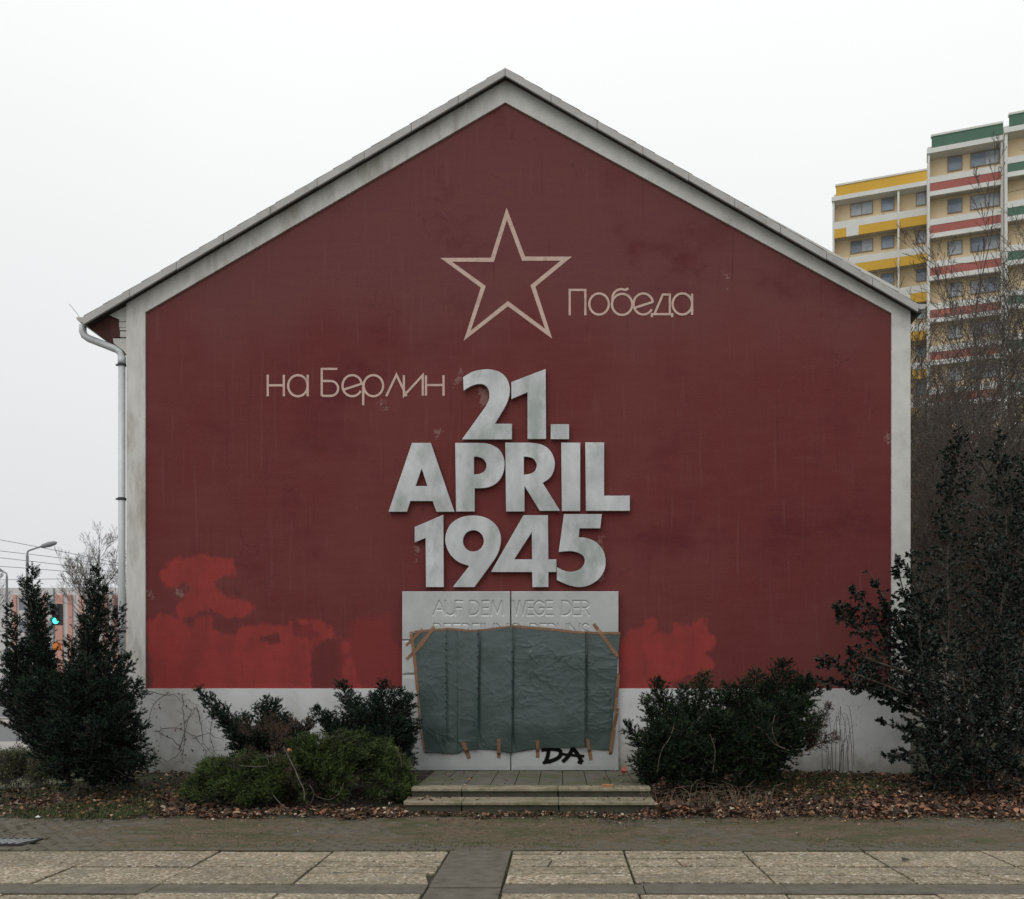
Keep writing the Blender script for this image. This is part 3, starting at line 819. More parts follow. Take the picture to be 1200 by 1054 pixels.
# gutter: half-round trough along the left eaves
def gutter(cx_, cz_, r, y0, y1):
    b = MB(); n = 10
    pts = [(cx_+r*math.cos(math.pi+math.pi*k/n), cz_+r*math.sin(math.pi+math.pi*k/n)) for k in range(n+1)]
    inn = [(cx_+(r-.012)*math.cos(math.pi+math.pi*k/n), cz_+(r-.012)*math.sin(math.pi+math.pi*k/n)) for k in range(n, -1, -1)]
    b.prism(pts+inn, y0, y1)
    b.prism([(x, z) for x, z in pts], y0-.006, y0-.001)
    return b.build('gutter', M['verge'], house)
gx, gz = W(97.5, 372.5, VY+.05)
gutter(gx-.01, gz-.005, .082, VY+.02, 36.2)
gx2, gz2 = W(1079, 357.5, VY+.05)
g2 = gutter(gx2, gz2, .085, VY+.02, 36.2)
wprism('eaves_soffit', [(1067.5, 350), (1074, 358), (1081, 366), (1073, 374), (1067.5, 381)], WY+.03, 36, M['dark_wood'], house, WY)
pY = WY + .10
b = MB()
pp = [W(97, 381, pY), W(97, 389, pY), W(99, 393.5, pY), W(104, 397, pY), W(136, 409.5, pY), W(141, 413, pY), W(142.8, 419, pY), W(142.8, 430, pY)]
b.tube([(x, pY, z) for x, z in pp], .058, 14)
xp, zp = W(142.8, 418, pY)
b.tube([(xp, pY, zp), (xp, pY, zp-.14)], .063, 14)
b.tube([(xp, pY, zp-.1), (xp, pY, -.02)], .056, 14)
pipe = b.build('downpipe', M['pipe'], house, smooth=True)
for py_ in (428, 585, 740):
    x_, z_ = W(142.8, py_, pY)
    b = MB(); b.tube([(x_, pY, z_+.02), (x_, pY, z_-.02)], .066, 14); b.box(x_-.095, x_-.06, pY-.015, pY+.015, z_-.012, z_+.012); b.box(x_+.06, x_+.09, pY-.01, pY+.2, z_-.01, z_+.01)
    b.build('pipe_clamp', M['dark_metal'], pipe)
b = MB(); a_, c_ = W(93, 373, VY), W(79, 355, VY)
b.tube([(a_[0], VY+.05, a_[1]), ((a_[0]+c_[0])/2+.01, VY+.05, (a_[1]+c_[1])/2), (c_[0], VY+.05, c_[1])], .006, 5)
b.build('loose_wire', M['zinc'], house)

# ------------------------------------------------------------------ METAL DATE LETTERING
LETTERS = [
 ('2', [['s',(385,84),(425,60),(470,50),(512,50),(552,64),(580,95),(591,137),(584,180),(566,220),(525,288)],(600,288),(600,357),(380,357),['s',(484,212),(497,185),(500,158),(494,133),(477,117),(452,114),(422,122),(387,143)]], []),
 ('1', [(597,105),(748,47),(750,355),(668,355),(668,150),(597,180)], []),
 ('full stop', [(770,290),(851,290),(851,356),(770,356)], []),
 ('A', [(160,372),(243,372),(347,675),(268,675),(251,628),(153,628),(138,675),(57,675)], [[(203,485),(228,562),(176,562)]]),
 ('P', [(350,372),['s',(455,372),(500,377),(540,398),(562,432),(567,472),(558,514),(535,546),(500,566),(458,572)],(436,572),(436,674),(354,674)], [[(433,433),['s',(448,433),(470,441),(485,460),(487,478),(476,499),(455,509)],(433,511)]]),
 ('R', [(570,371),['s',(680,371),(732,380),(769,407),(787,450),(785,490),(767,525),(735,548)],(812,671),(722,671),(655,562),(655,674),(574,674)], [[(652,433),['s',(668,433),(692,441),(706,460),(708,478),(697,499),(674,510)],(652,512)]]),
 ('I', [(816,371),(900,371),(900,672),(819,672)], []),
 ('L', [(922,370),(1005,370),(1005,604),(1118,604),(1118,671),(925,671)], []),
 ('1', [(172,742),(298,688),(300,1006),(222,1006),(220,790),(172,810)], []),
 ('9', [['s',(412,913),(365,896),(328,862),(308,815),(310,770),(332,728),(375,700),(430,691),(485,701),(527,730),(549,772),(550,815),(536,862),(508,906)],(435,1006),(340,1006)], ['circle']),
 ('4', [(650,690),(758,690),(760,884),(795,884),(795,940),(760,940),(760,1006),(690,1006),(688,940),(507,940)], [[(687,765),(688,884),(610,884)]]),
 ('5', [(828,685),(995,685),(988,748),(897,748),['s',(893,787),(930,791),(972,810),(1002,848),(1012,895),(1003,940),(975,976),(933,1000),(890,1006),(845,996),(797,975)],['s',(797,918),(830,934),(865,938),(900,926),(919,898),(913,870),(885,853),(850,848),(805,852)]], []),
]
def expand(o):
    out = []
    for p in o:
        if isinstance(p, list): out += [tuple(q) for q in spline(p[1:], 5)]
        else: out.append(p)
    return out
zbase = W(0, 692)[1]
sign = thing('metal_date_lettering', (W(597, 0)[0], WY, zbase), 'large brushed metal letters reading 21. APRIL 1945 on the red wall', 'lettering')
LY0, LY1 = WY-.04, WY+.012
def curve_mesh(outer, holes, y0, y1, bev=.004):
    cu = bpy.data.curves.new('tmp', 'CURVE'); cu.dimensions = '2D'; cu.fill_mode = 'BOTH'
    cu.extrude = (y1-y0)/2 - bev; cu.bevel_depth = bev; cu.bevel_resolution = 1; cu.offset = -bev
    for loop in [outer]+holes:
        sp = cu.splines.new('POLY'); sp.points.add(len(loop)-1); sp.use_cyclic_u = True
        for i, (x, z) in enumerate(loop): sp.points[i].co = (x, z, 0, 1)
    o = bpy.data.objects.new('tmp', cu); COL.objects.link(o)
    me = bpy.data.meshes.new_from_object(o.evaluated_get(bpy.context.evaluated_depsgraph_get()))
    bpy.data.objects.remove(o); bpy.data.curves.remove(cu)
    n = len(me.vertices); co = np.zeros(n*3, np.float32); me.vertices.foreach_get('co', co); co = co.reshape(-1, 3)
    F = [tuple(reversed(p.vertices)) for p in me.polygons]     # (x,z,d)->(x,-d,z) keeps outward faces once reversed twice
    V = np.stack([co[:, 0], (y0+y1)/2 - co[:, 2], co[:, 1]], -1)
    bpy.data.meshes.remove(me)
    return V, [tuple(reversed(f)) for f in F]
wl = lambda p: W(p[0]/3.75+440, p[1]/3.75+420, LY0)
LABELS = {}
for ch, outer, holes in LETTERS:
    hs = []
    for h in holes:
        hs.append(arc(430, 803, 46, 47, 0, 345, 23) if h == 'circle' else expand(h))
    V, F = curve_mesh([wl(p) for p in expand(outer)], [[wl(p) for p in h] for h in hs], LY0, LY1)
    o = obj('metal_letter', V, F, M['steel'], sign)
    ox = np.mean(V[:, 0])
    zs = V[:, 2]     # stand-off studs behind each letter
    for zz in (zs.min()+.06, zs.max()-.06 if ch != 'full stop' else zs.min()+.12):
        cand = V[np.abs(V[:, 2]-zz) < .08]
        xx = float(np.median(cand[:, 0])) if len(cand) else ox
        b = MB(); b.tube([(xx, LY1, zz), (xx, YR, zz)], .012, 6); b.build('stud', M['dark_metal'], o)

# ------------------------------------------------------------------ PLAQUE
PY = WY - .07
c8 = lambda x, y: W(x/4.286+460, y/4.286+680, PY)
plaque = thing('memorial_plaque', (W(598, 0)[0], WY, .3), 'grey metal plaque with engraved German inscription below the date letters', 'plaque')
GLYPH = {  # thin geometric capitals, unit box (u 0..1, v 0..1 up), width factor first
 'A': (.85, [[(0,0),(.5,1),(1,0)],[(.2,.38),(.8,.38)]]),
 'U': (.7, [[(0,1),(0,.35)]+[(.5-.5*math.cos(math.pi*k/10), .35-.35*math.sin(math.pi*k/10)) for k in range(11)]+[(1,1)]]),
 'F': (.5, [[(0,0),(0,1),(1,1)],[(0,.5),(.85,.5)]]),
 'D': (.68, [[(0,0),(0,1),(.35,1)]+[(.35+.65*math.sin(math.pi*k/10), .5+.5*math.cos(math.pi*k/10)) for k in range(11)]+[(0,0)]]),
 'E': (.45, [[(1,0),(0,0),(0,1),(1,1)],[(0,.5),(.9,.5)]]),
 'M': (.86, [[(0,0),(.12,1),(.5,.12),(.88,1),(1,0)]]),
 'W': (.92, [[(0,1),(.25,0),(.5,1),(.75,0),(1,1)]]),
 'G': (.78, [[(.5+.5*math.cos(math.radians(a)), .5+.5*math.sin(math.radians(a))) for a in range(40, 361, 20)]+[(.55,.5)]]),
 'R': (.55, [[(0,0),(0,1),(.5,1)]+[(.5+.45*math.sin(math.pi*k/8), .75+.25*math.cos(math.pi*k/8)) for k in range(9)]+[(0,.5)],[(.45,.5),(1,0)]]),
 'B': (.55, [[(0,0),(0,1),(.5,1)]+[(.5+.4*math.sin(math.pi*k/8), .76+.24*math.cos(math.pi*k/8)) for k in range(9)]+[(0,.52)],[(.5,.52)]+[(.5+.5*math.sin(math.pi*k/8), .26+.26*math.cos(math.pi*k/8)) for k in range(9)]+[(0,0)]]),
 'I': (.06, [[(.5,0),(.5,1)]]), 'N': (.78, [[(0,0),(0,1),(1,0),(1,1)]]), 'L': (.48, [[(0,1),(0,0),(1,0)]]),
 'S': (.52, [[(.5+.42*math.cos(math.radians(a)), .75+.25*math.sin(math.radians(a))) for a in range(30, 271, 20)]+[(.5+.5*math.cos(math.radians(a)), .25+.25*math.sin(math.radians(a))) for a in range(90, -151, -20)]]),
}
segs = []
def inscribe(word, x0, x1, ytop, ybot):
    h = ybot-ytop
    ws = [GLYPH[c][0]*h for c in word]
    gap = (x1-x0-sum(ws))/max(len(word)-1, 1)
    x = x0
    for c, w_ in zip(word, ws):
        for stroke in GLYPH[c][1]:
            q = [c8(x+u*w_, ybot-v*h) for u, v in stroke]
            segs.extend(zip(q[:-1], q[1:]))
        x += w_+gap
inscribe('AUF', 205, 350, 106, 176); inscribe('DEM', 388, 556, 106, 176); inscribe('WEGE', 606, 802, 106, 176); inscribe('DER', 850, 986, 106, 176)
inscribe('BEFREIUNG', 207, 645, 221, 290); inscribe('BERLINS', 692, 988, 221, 290)
S0 = np.array([s[0] for s in segs]); S1 = np.array([s[1] for s in segs])
def groove(X, Z):
    d = np.full(X.shape, 9.)
    for a, c in zip(S0, S1):
        e = c-a; wx, wz = X-a[0], Z-a[1]
        t = np.clip((wx*e[0]+wz*e[1])/(e@e+1e-9), 0, 1)
        d = np.minimum(d, np.hypot(wx-t*e[0], wz-t*e[1]))
    return np.clip(1-d/.021, 0, 1)*.010
def plate(px0, px1, py0, py1, dense=None):
    """metal sheet: front grid (grooved where inscribed) with folded edges"""
    (x0, z1), (x1, z0) = W(px0, py0, PY), W(px1, py1, PY)
    x0 += .003; x1 -= .003; z0 += .003; z1 -= .003
    if dense:
        nx_ = int((x1-x0)/.0065); nz_ = int((z1-z0)/.0065)
    else:
        nx_, nz_ = 24, 24
    X, Z = np.meshgrid(np.linspace(x0, x1, nx_), np.linspace(z0, z1, nz_))
    D = groove(X, Z) if dense else np.zeros_like(X)
    dish = .004*fbm(X, Z, 21, 2.0, 2)
    Yf = PY + D + dish
    Yf[0, :] = Yf[-1, :] = PY+.004; Yf[:, 0] = Yf[:, -1] = PY+.004
    V = np.stack([X, Yf, Z], -1).reshape(-1, 3)
    F = [(j*nx_+i, j*nx_+i+1, (j+1)*nx_+i+1, (j+1)*nx_+i) for j in range(nz_-1) for i in range(nx_-1)]
    ring = [i for i in range(nx_)] + [j*nx_+nx_-1 for j in range(1, nz_)] + [(nz_-1)*nx_+i for i in range(nx_-2, -1, -1)] + [j*nx_ for j in range(nz_-2, 0, -1)]
    n0 = len(V)
    back = V[ring].copy(); back[:, 1] = WY-.003
    V = np.concatenate([V, back]); m_ = len(ring)
    F += [(ring[(i+1) % m_], ring[i], n0+i, n0+(i+1) % m_) for i in range(m_)]
    return obj('plate', V, F, M['panel'], plaque)
plate(471, 598, 693, 750, True); plate(599, 725, 693, 750, True)
plate(471, 598, 750.5, 790); plate(599, 725, 750.5, 790)
plate(471, 598, 790.5, 903); plate(599, 725, 790.5, 903)
# spray-painted letters at the foot of the plaque
c3b = lambda p: W(p[0]/3.294+440, p[1]/3.294+660, PY-.004)
b = MB()
def gs(pts, w=.064): ribbon(b, [c3b(p) for p in spline(pts, 4)], w, PY-.006)
gs([(640,722),(680,718),(712,725),(712,745),(690,760),(650,770)]); gs([(668,722),(665,745),(655,772)]); gs([(645,772),(670,768),(678,772)], .045)
gs([(722,768),(745,745),(762,714)]); gs([(760,714),(778,735),(798,770)]); gs([(722,738),(760,742),(806,746)], .045); gs([(780,768),(798,772)], .05)
b.build('spray_graffiti', M['black_paint'], plaque)

# ------------------------------------------------------------------ TARPAULIN
TY = PY - .02
t3 = lambda x, y, Y=TY: W(x/3.294+440, y/3.294+660, Y)
top_e = spline([(145,268),(205,262),(280,256),(340,262),(390,263),(465,256),(540,244),(610,252),(690,260),(760,266),(830,272),(945,272)], 6)
bot_e = spline([(190,733),(240,733),(290,738),(320,735),(345,724),(400,720),(460,723),(520,733),(560,728),(640,716),(720,714),(808,710),(822,718),(905,724)], 6)
def samp(e, n):
    e = np.array(e); d = np.concatenate([[0], np.cumsum(np.hypot(*np.diff(e, axis=0).T))])
    t = np.linspace(0, d[-1], n)
    return np.stack([np.interp(t, d, e[:, 0]), np.interp(t, d, e[:, 1])], -1)
NU, NV = 420, 150
te, be = samp(top_e, NU), samp(bot_e, NU)
vv = np.linspace(0, 1, NV)[:, None]
TX = te[:, 0][None]*(1-vv) + be[:, 0][None]*vv
TYP = te[:, 1][None]*(1-vv) + be[:, 1][None]*vv
edge_pull = 6*np.sin(vv*math.pi)
TX = TX + np.where(TX < 400, -1, 1)*0 + 0*edge_pull
dep = np.zeros_like(TX)
for fx, sharp, amp in ((272, 9, .030), (395, 6, .070), (527, 8, .050), (808, 5, .080), (318, 22, -.018)):   # hanging folds
    q = (TX - fx + (vv-.5)*2)
    dep += amp*np.where(q < 0, np.exp(q/42.), -.7*np.exp(-q/sharp))
sag = .035*np.sin(np.pi*np.clip(vv, 0, 1))**.8*(np.sin(np.pi*np.linspace(0, 1, NU))[None]**.5)
bag = .03*np.exp(-((TX-640)/130)**2 - ((TYP-640)/70)**2) + .02*np.exp(-((TX-230)/60)**2 - ((TYP-660)/90)**2)
ux, uy = TX/100., TYP/100.
def crease(sx, sy, seed, th):
    f = fbm(ux*sx, uy*sy, seed, 2.2, 4)
    return np.exp(-np.abs(f)/th)
amp_ = .45 + .55*sstep(fbm(ux, uy, 77, 1.1, 2), -.3, .4)
wr = (.009*fbm(ux, uy*1.6, 5, 2.0, 3) + .005*crease(.8, 1.9, 8, .10) + .006*crease(1.3, .8, 9, .07) + .005*crease(.5, 2.4, 15, .09)*(TX > 530))*amp_*1.05 - .004
dep = dep + sag + bag + wr*np.minimum(1, 6*vv)
dep = np.maximum(dep, .001)
XZ = np.array([[t3(TX[j, i], TYP[j, i]) for i in range(NU)] for j in range(NV)])
V = np.stack([XZ[..., 0], TY - dep, XZ[..., 1]], -1)
Ft = [(j*NU+i, (j+1)*NU+i, (j+1)*NU+i+1, j*NU+i+1) for j in range(NV-1) for i in range(NU-1)]
tarp = thing('tarpaulin', (W(603, 0)[0], WY, .45), 'creased grey-green tarpaulin taped over the lower part of the plaque', 'tarpaulin')
Vb = V.reshape(-1, 3).copy(); Vb2 = Vb + np.array((0, .003, 0))
n0 = len(Vb)
ring = [i for i in range(NU)] + [j*NU+NU-1 for j in range(1, NV)] + [(NV-1)*NU+i for i in range(NU-2, -1, -1)] + [j*NU for j in range(NV-2, 0, -1)]
Fall = Ft + [tuple(n0+i for i in reversed(f)) for f in Ft] + [(ring[i], ring[(i+1) % len(ring)], n0+ring[(i+1) % len(ring)], n0+ring[i]) for i in range(len(ring))]
obj('sheet', np.concatenate([Vb, Vb2]), Fall, M['tarp'], tarp, smooth=True)
flatx = TX.ravel(); flaty = TYP.ravel(); flatd = (TY-dep).ravel()
def tarp_y(x, y):
    d2 = (flatx-x)**2 + (flaty-y)**2
    i = int(np.argmin(d2))
    return flatd[i] if d2[i] < 60 else PY+.004
tn = [0]
def tape(pts, w):
    """strip of parcel tape pressed on the sheet; pts in crop units"""
    e = samp(pts, max(6, int(np.hypot(*np.diff(np.array(pts), axis=0).T).sum()/9)))
    n = len(e); Vt = []
    tn[0] += 1
    for i in range(n):
        a, c = e[max(i-1, 0)], e[min(i+1, n-1)]
        d = (c-a)/np.linalg.norm(c-a); nn = np.array((-d[1], d[0]))*w/2*(1+random.uniform(-.08, .08))
        for s_ in (1, -1):
            q = e[i]+nn*s_
            y = min(tarp_y(*q), tarp_y(*e[i])+.004) - .0045 - .0004*tn[0]
            x, z = t3(q[0], q[1], y)
            Vt.append((x, y, z))
    Vt = np.array(Vt); bk = Vt + np.array((0, .0025, 0)); m_ = 2*n
    F = []
    for i in range(n-1):
        F += [(2*i, 2*i+1, 2*i+3, 2*i+2), (m_+2*i, m_+2*i+2, m_+2*i+3, m_+2*i+1), (2*i, 2*i+2, m_+2*i+2, m_+2*i), (2*i+1, m_+2*i+1, m_+2*i+3, 2*i+3)]
    F += [(0, m_, m_+1, 1), (m_-2, m_-1, 2*m_-1, 2*m_-2)]
    obj('tape_strip', np.concatenate([Vt, bk]), F, M['tape'], tarp)
tape([(150,266),(280,254),(345,259)], 9); tape([(345,261),(400,260),(540,243)], 7); tape([(530,244),(690,257),(760,265)], 10); tape([(750,266),(850,270),(945,271)], 9)
tape([(137,265),(145,320),(155,410),(162,490)], 12); tape([(162,490),(172,640),(190,728)], 6)
tape([(938,430),(932,510),(925,570)], 11); tape([(935,560),(920,640),(906,740)], 13)
tape([(120,373),(175,318),(226,246)], 13); tape([(118,320),(182,255)], 11); tape([(160,330),(180,300),(195,285)], 9)
tape([(842,235),(880,285),(935,360)], 13)
tape([(338,690),(362,755)], 16); tape([(476,680),(476,753)], 14); tape([(626,684),(626,752)], 14); tape([(818,680),(832,760)], 14)

# ------------------------------------------------------------------ STEPS
sx0, sx1 = -2.03, 1.225
steps = thing('entrance_steps', ((sx0+sx1)/2, 13.5, 0), 'two low mossy concrete steps with tiled landing under the plaque', 'steps')
zt_, zl_ = .30, .175
b = MB(); b.box(sx0+.02, sx1-.02, 12.95, 14.99, -.05, .268); b.build('base', M['soil'], steps)
def kerbs(y0, y1, z0, z1, xs_):
    for xa, xb in zip(xs_[:-1], xs_[1:]):
        b = MB()
        e = .012; x0, x1 = xa+.004, xb-.004; zn = z1-.045; j = random.uniform(-.006, .006)
        V = [(x0,y0,zn),(x1,y0,zn),(x1,y1,zn),(x0,y1,zn),(x0,y0,z1-e+j),(x1,y0,z1-e-j),(x1,y1,z1),(x0,y1,z1),(x0,y0+e,z1+j),(x1,y0+e,z1-j)]
        b.add(V, [(0,3,2,1),(0,1,5,4),(4,5,9,8),(8,9,6,7),(1,2,6,9,5),(3,0,4,8,7),(2,3,7,6)])
        ks = b.build('kerb_stone', M['step'], steps)
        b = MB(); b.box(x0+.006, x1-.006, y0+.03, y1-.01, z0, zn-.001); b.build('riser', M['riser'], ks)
kerbs(12.69, 12.98, .02, zt_, [sx0, -1.345, -.035, sx1])
kerbs(12.24, 12.70, -.05, zl_, [sx0-.03, -1.30, -.025, sx1+.01])
xs_ = np.arange(sx0+.02, sx1-.02, .34); xs_ = np.append(xs_, sx1-.02)
for ya, yb in ((12.985, 14.0), (14.005, 14.995)):
    for xa, xb in zip(xs_[:-1], xs_[1:]):
        if xb-xa < .1: continue
        j = random.uniform(-.005, .003)
        b = MB(); b.zprism([(xa+.005, ya), (xb-.005, ya), (xb-.005, yb), (xa+.005, yb)], .262, zt_-.006+j, .006, .002)
        b.build('paving_tile', M['tile'], steps)

# ------------------------------------------------------------------ VEGETATION BUILDERS
def norm(v): return v/(np.linalg.norm(v, axis=-1, keepdims=True)+1e-9)

def needle_mesh(P0, D, Lg, K=14, nl=.03, nw=.008, flat=0.0, fwd=.7, tone=0.):
    """shoots (start P0, unit dir D, length Lg) -> one triangle per needle"""
    n = len(P0)
    t = rng.uniform(.0, 1.02, (n, K))
    base = P0[:, None] + D[:, None]*(t*Lg[:, None])[..., None]
    r = norm(rng.normal(size=(n, K, 3)) * np.array((1, 1, 1-flat)))
    r = norm(r - D[:, None]*np.sum(r*D[:, None], -1, keepdims=True))
    nd = norm(D[:, None]*fwd + r*(1-.45*t)[..., None])
    w = norm(np.cross(nd, rng.normal(size=(n, K, 3))))
    ln = nl*rng.uniform(.7, 1.25, (n, K))*(1.1-.4*t)
    a = base - w*nw*.5; b = base + w*nw*.5; c = base + nd*ln[..., None]
    V = np.stack([a, b, c], 2).reshape(-1, 3)
    F = np.arange(len(V)).reshape(-1, 3)
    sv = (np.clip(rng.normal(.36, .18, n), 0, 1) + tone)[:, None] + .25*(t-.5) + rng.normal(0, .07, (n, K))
    return V, F, np.repeat(np.clip(sv, 0, 1).reshape(-1), 3)

def seg_mesh(P0, P1, R0, R1, sides=4):
    P0, P1 = np.asarray(P0), np.asarray(P1); R0, R1 = np.asarray(R0), np.asarray(R1)
    n = len(P0); d = norm(P1-P0)
    h = np.where(np.abs(d[:, 2:3]) < .9, np.array((0, 0, 1.)), np.array((1., 0, 0)))
    u = norm(np.cross(d, h)); w = np.cross(d, u)
    a = np.arange(sides)*2*np.pi/sides
    ring = u[:, None]*np.cos(a)[None, :, None] + w[:, None]*np.sin(a)[None, :, None]
    V = np.stack([P0[:, None]+ring*R0[:, None, None], P1[:, None]+ring*R1[:, None, None]], 1).reshape(-1, 3)
    k = np.arange(sides); k2 = (k+1) % sides
    f = np.stack([k, k2, sides+k2, sides+k], -1)
    F = (np.arange(n)[:, None, None]*2*sides + f[None]).reshape(-1, 4)
    return V, F

def conifer(leaders, side_step=.035, shoot_step=.035, shoot=.11, K=14, nl=.03, nw=.008, up=.5, flat=0., droop=0., prof=.75, wood_r=.012, fwd=.7, nsb=4, tipv=.35):
    """leaders: (base, tip, radius). Side branches leave each leader, shoots clothe the branches."""
    SP, SD, SL, B0, B1, BR0, BR1, TN = [], [], [], [], [], [], [], []
    for (p0, p1, rad) in leaders:
        p0, p1 = np.array(p0, float), np.array(p1, float)
        ax = p1-p0; Lx = np.linalg.norm(ax); ax /= Lx
        nst = max(3, int(Lx/side_step))
        wob = rng.normal(0, .02*Lx**.5, (3, 3)); lt = rng.normal(0, .10)
        def pos(t): return p0 + ax*Lx*t + wob[0]*math.sin(3*t)*t + wob[1]*math.sin(6*t)*t
        for k in range(8):
            B0.append(pos(k/8)); B1.append(pos((k+1)/8)); BR0.append(wood_r*(1.6-1.3*k/8)); BR1.append(wood_r*(1.6-1.3*(k+1)/8))
        for i in range(nst):
            t = (i+rng.uniform())/nst
            for _ in range(nsb):
                r = rng.normal(size=3); r -= ax*(r@ax); r /= np.linalg.norm(r)+1e-9
                bl = rad*(1-t)**prof*rng.uniform(.55, 1.2) + .05
                if t < .12: bl *= .5+4*t
                bd = r*(1-up*.5) + ax*up + np.array((0, 0, .15-droop)); bd /= np.linalg.norm(bd)
                b0 = pos(t); 
                bend = rng.normal(0, .12, 3); bend[2] -= droop*.5
                ns = max(2, int(bl/shoot_step))
                prev = b0
                for j in range(ns):
                    s = (j+.5)/ns
                    q = b0 + bd*bl*s + bend*bl*s*s
                    sd = bd + rng.normal(0, .55, 3) + np.array((0, 0, .25 - droop*.8))
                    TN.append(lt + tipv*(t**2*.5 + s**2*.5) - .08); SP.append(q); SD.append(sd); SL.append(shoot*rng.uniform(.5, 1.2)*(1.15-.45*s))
                    if bl > .18: 
                        B0.append(prev); B1.append(q); BR0.append(.0045); BR1.append(.0035); prev = q
        TN.append(lt+tipv); SP.append(p1-ax*.05); SD.append(ax); SL.append(shoot*1.3)
    SP = np.array(SP); SD = norm(np.array(SD)); SL = np.array(SL)
    V, F, a = needle_mesh(SP, SD, SL, K, nl, nw, flat, fwd, np.array(TN))
    return (V, F, a), seg_mesh(B0, B1, np.array(BR0), np.array(BR1), 4)

def plant(name, base, label, cat, fol, wood, fm, wm, group=None, fol_name='foliage', wood_name='branches'):
    t = thing(name, base, label, cat, group)
    if fol is not None:
        obj(fol_name, fol[0], fol[1], fm, t, attrs={'var': fol[2]})
    if wood is not None:
        obj(wood_name, wood[0], wood[1], wm, t)
    return t

def grow_tree(base, H, seed, spread=.55, levels=5, r0=.12, trunk_frac=.3, lean=(0, 0), kids=(5, 4, 4, 3), lenf=.62, upw=.25, twig_r=.004, wander=.12):
    r = np.random.default_rng(seed)
    S0, S1, A, B = [], [], [], []
    tips = []
    def rec(p, d, Lg, rad, lv):
        n = 6 if lv == 0 else (4 if lv < 3 else 3)
        pts = [p]
        for i in range(n):
            d = d + r.normal(0, wander, 3); d[2] += upw*.12*(1 if lv else .4); d /= np.linalg.norm(d)
            q = pts[-1] + d*Lg/n
            ra = rad*(1-.55*i/n); rb = rad*(1-.55*(i+1)/n)
            S0.append(pts[-1]); S1.append(q); A.append(max(ra, twig_r)); B.append(max(rb, twig_r*.8))
            pts.append(q)
        if lv >= levels-1:
            tips.append((pts[-1], d)); return
        k = kids[min(lv, len(kids)-1)]
        nk = k + r.integers(0, 2)
        for c in range(nk):
            t = (trunk_frac if lv == 0 else .25) + (1-(trunk_frac if lv == 0 else .25))*(c+r.uniform(.2, .9))/nk
            f = t*n; i = min(int(f), n-1); q = pts[i] + (pts[i+1]-pts[i])*(f-i)
            side = r.normal(size=3); side -= d*(side@d); side /= np.linalg.norm(side)
            cd = d*(1-spread*.6) + side*spread + np.array((0, 0, upw)); cd /= np.linalg.norm(cd)
            rec(q, cd, Lg*lenf*r.uniform(.7, 1.15)*(1.15-.45*t if lv == 0 else 1), rad*(1-.55*t)*r.uniform(.45, .62), lv+1)
        # leader continues
        rec(pts[-1], d, Lg*lenf*.8, rad*.45, lv+1)
    d0 = np.array((lean[0], lean[1], 1.)); d0 /= np.linalg.norm(d0)
    tot = 1 + .8*lenf*(1 + .8*lenf*(1+.8*lenf))
    rec(np.array(base, float), d0, H/tot*1.15, r0, 0)
    S0, S1 = np.array(S0), np.array(S1)
    b_ = np.array(base, float); k = H/(S1[:, 2].max()-b_[2])
    tips = [(b_+(q-b_)*k, d) for q, d in tips]
    return (b_+(S0-b_)*k, b_+(S1-b_)*k, np.array(A), np.array(B)), tips

def bare_tree(name, base, label, H, seed, m='bark', cat='tree', group=None, split=.02, **kw):
    (S0, S1, A, B), tips = grow_tree(base, H, seed, **kw)
    t = thing(name, base, label, cat, group)
    big = A > kw.get('r0', .12)*.42
    V, F = seg_mesh(S0[big], S1[big], A[big], B[big], 7)
    obj('trunk', V, F, M[m], t, smooth=True)
    V, F = seg_mesh(S0[~big], S1[~big], A[~big], B[~big], 3)
    obj('crown', V, F, M[m], t)
    return t, tips

def leaf_mesh(pos, nrm, tip, Lg, Wd, cup=.25):
    """simple pointed leaf: 6 triangles round a raised centre"""
    n = len(pos)
    tip = norm(tip); nrm = norm(nrm - tip*np.sum(nrm*tip, -1, keepdims=True)); sd = np.cross(nrm, tip)
    Lg = Lg[:, None]; Wd = Wd[:, None]
    mk = lambda u, v, h: pos + tip*Lg*u + sd*Wd*v + nrm*Wd*h
    V = np.stack([mk(0, 0, 0), mk(.3, .5, cup), mk(.7, .38, cup), mk(1, 0, 0), mk(.7, -.38, cup), mk(.3, -.5, cup), mk(.5, 0, 0)], 1).reshape(-1, 3)
    b = np.arange(n)[:, None]*7
    F = np.concatenate([b+np.array(f) for f in ((6, 0, 1), (6, 1, 2), (6, 2, 3), (6, 3, 4), (6, 4, 5), (6, 5, 0))])
    return V, F

# ------------------------------------------------------------------ SHRUBS
def gp(px, Y): return np.array(((px-CX)*Y/FPX, Y, float(bed_z((px-CX)*Y/FPX, Y))))
# tall yew left
base = gp(85, 13.7)
ld = []
def lead(px0, py0, Y0, px1, py1, Y1, rad): ld.append((P(px0, py0, Y0), P(px1, py1, Y1), rad))
lead(58, 900, 13.7, 38, 667, 13.6, .25); lead(95, 900, 13.7, 114, 668, 13.8, .34)
lead(40, 880, 13.6, 12, 712, 13.6, .34); lead(60, 890, 13.5, 40, 750, 13.4, .30); lead(100, 890, 13.6, 98, 722, 13.5, .26)
lead(110, 900, 13.7, 140, 712, 13.9, .30); lead(120, 905, 13.6, 152, 770, 13.9, .32)
lead(50, 850, 13.5, 4, 770, 13.4, .38); lead(60, 860, 13.4, -8, 800, 13.3, .34); lead(70, 870, 13.3, 45, 790, 13.0, .36)
lead(100, 890, 13.3, 90, 780, 12.9, .42); lead(120, 900, 13.4, 130, 800, 13.0, .42); lead(130, 910, 13.4, 168, 850, 13.3, .34)
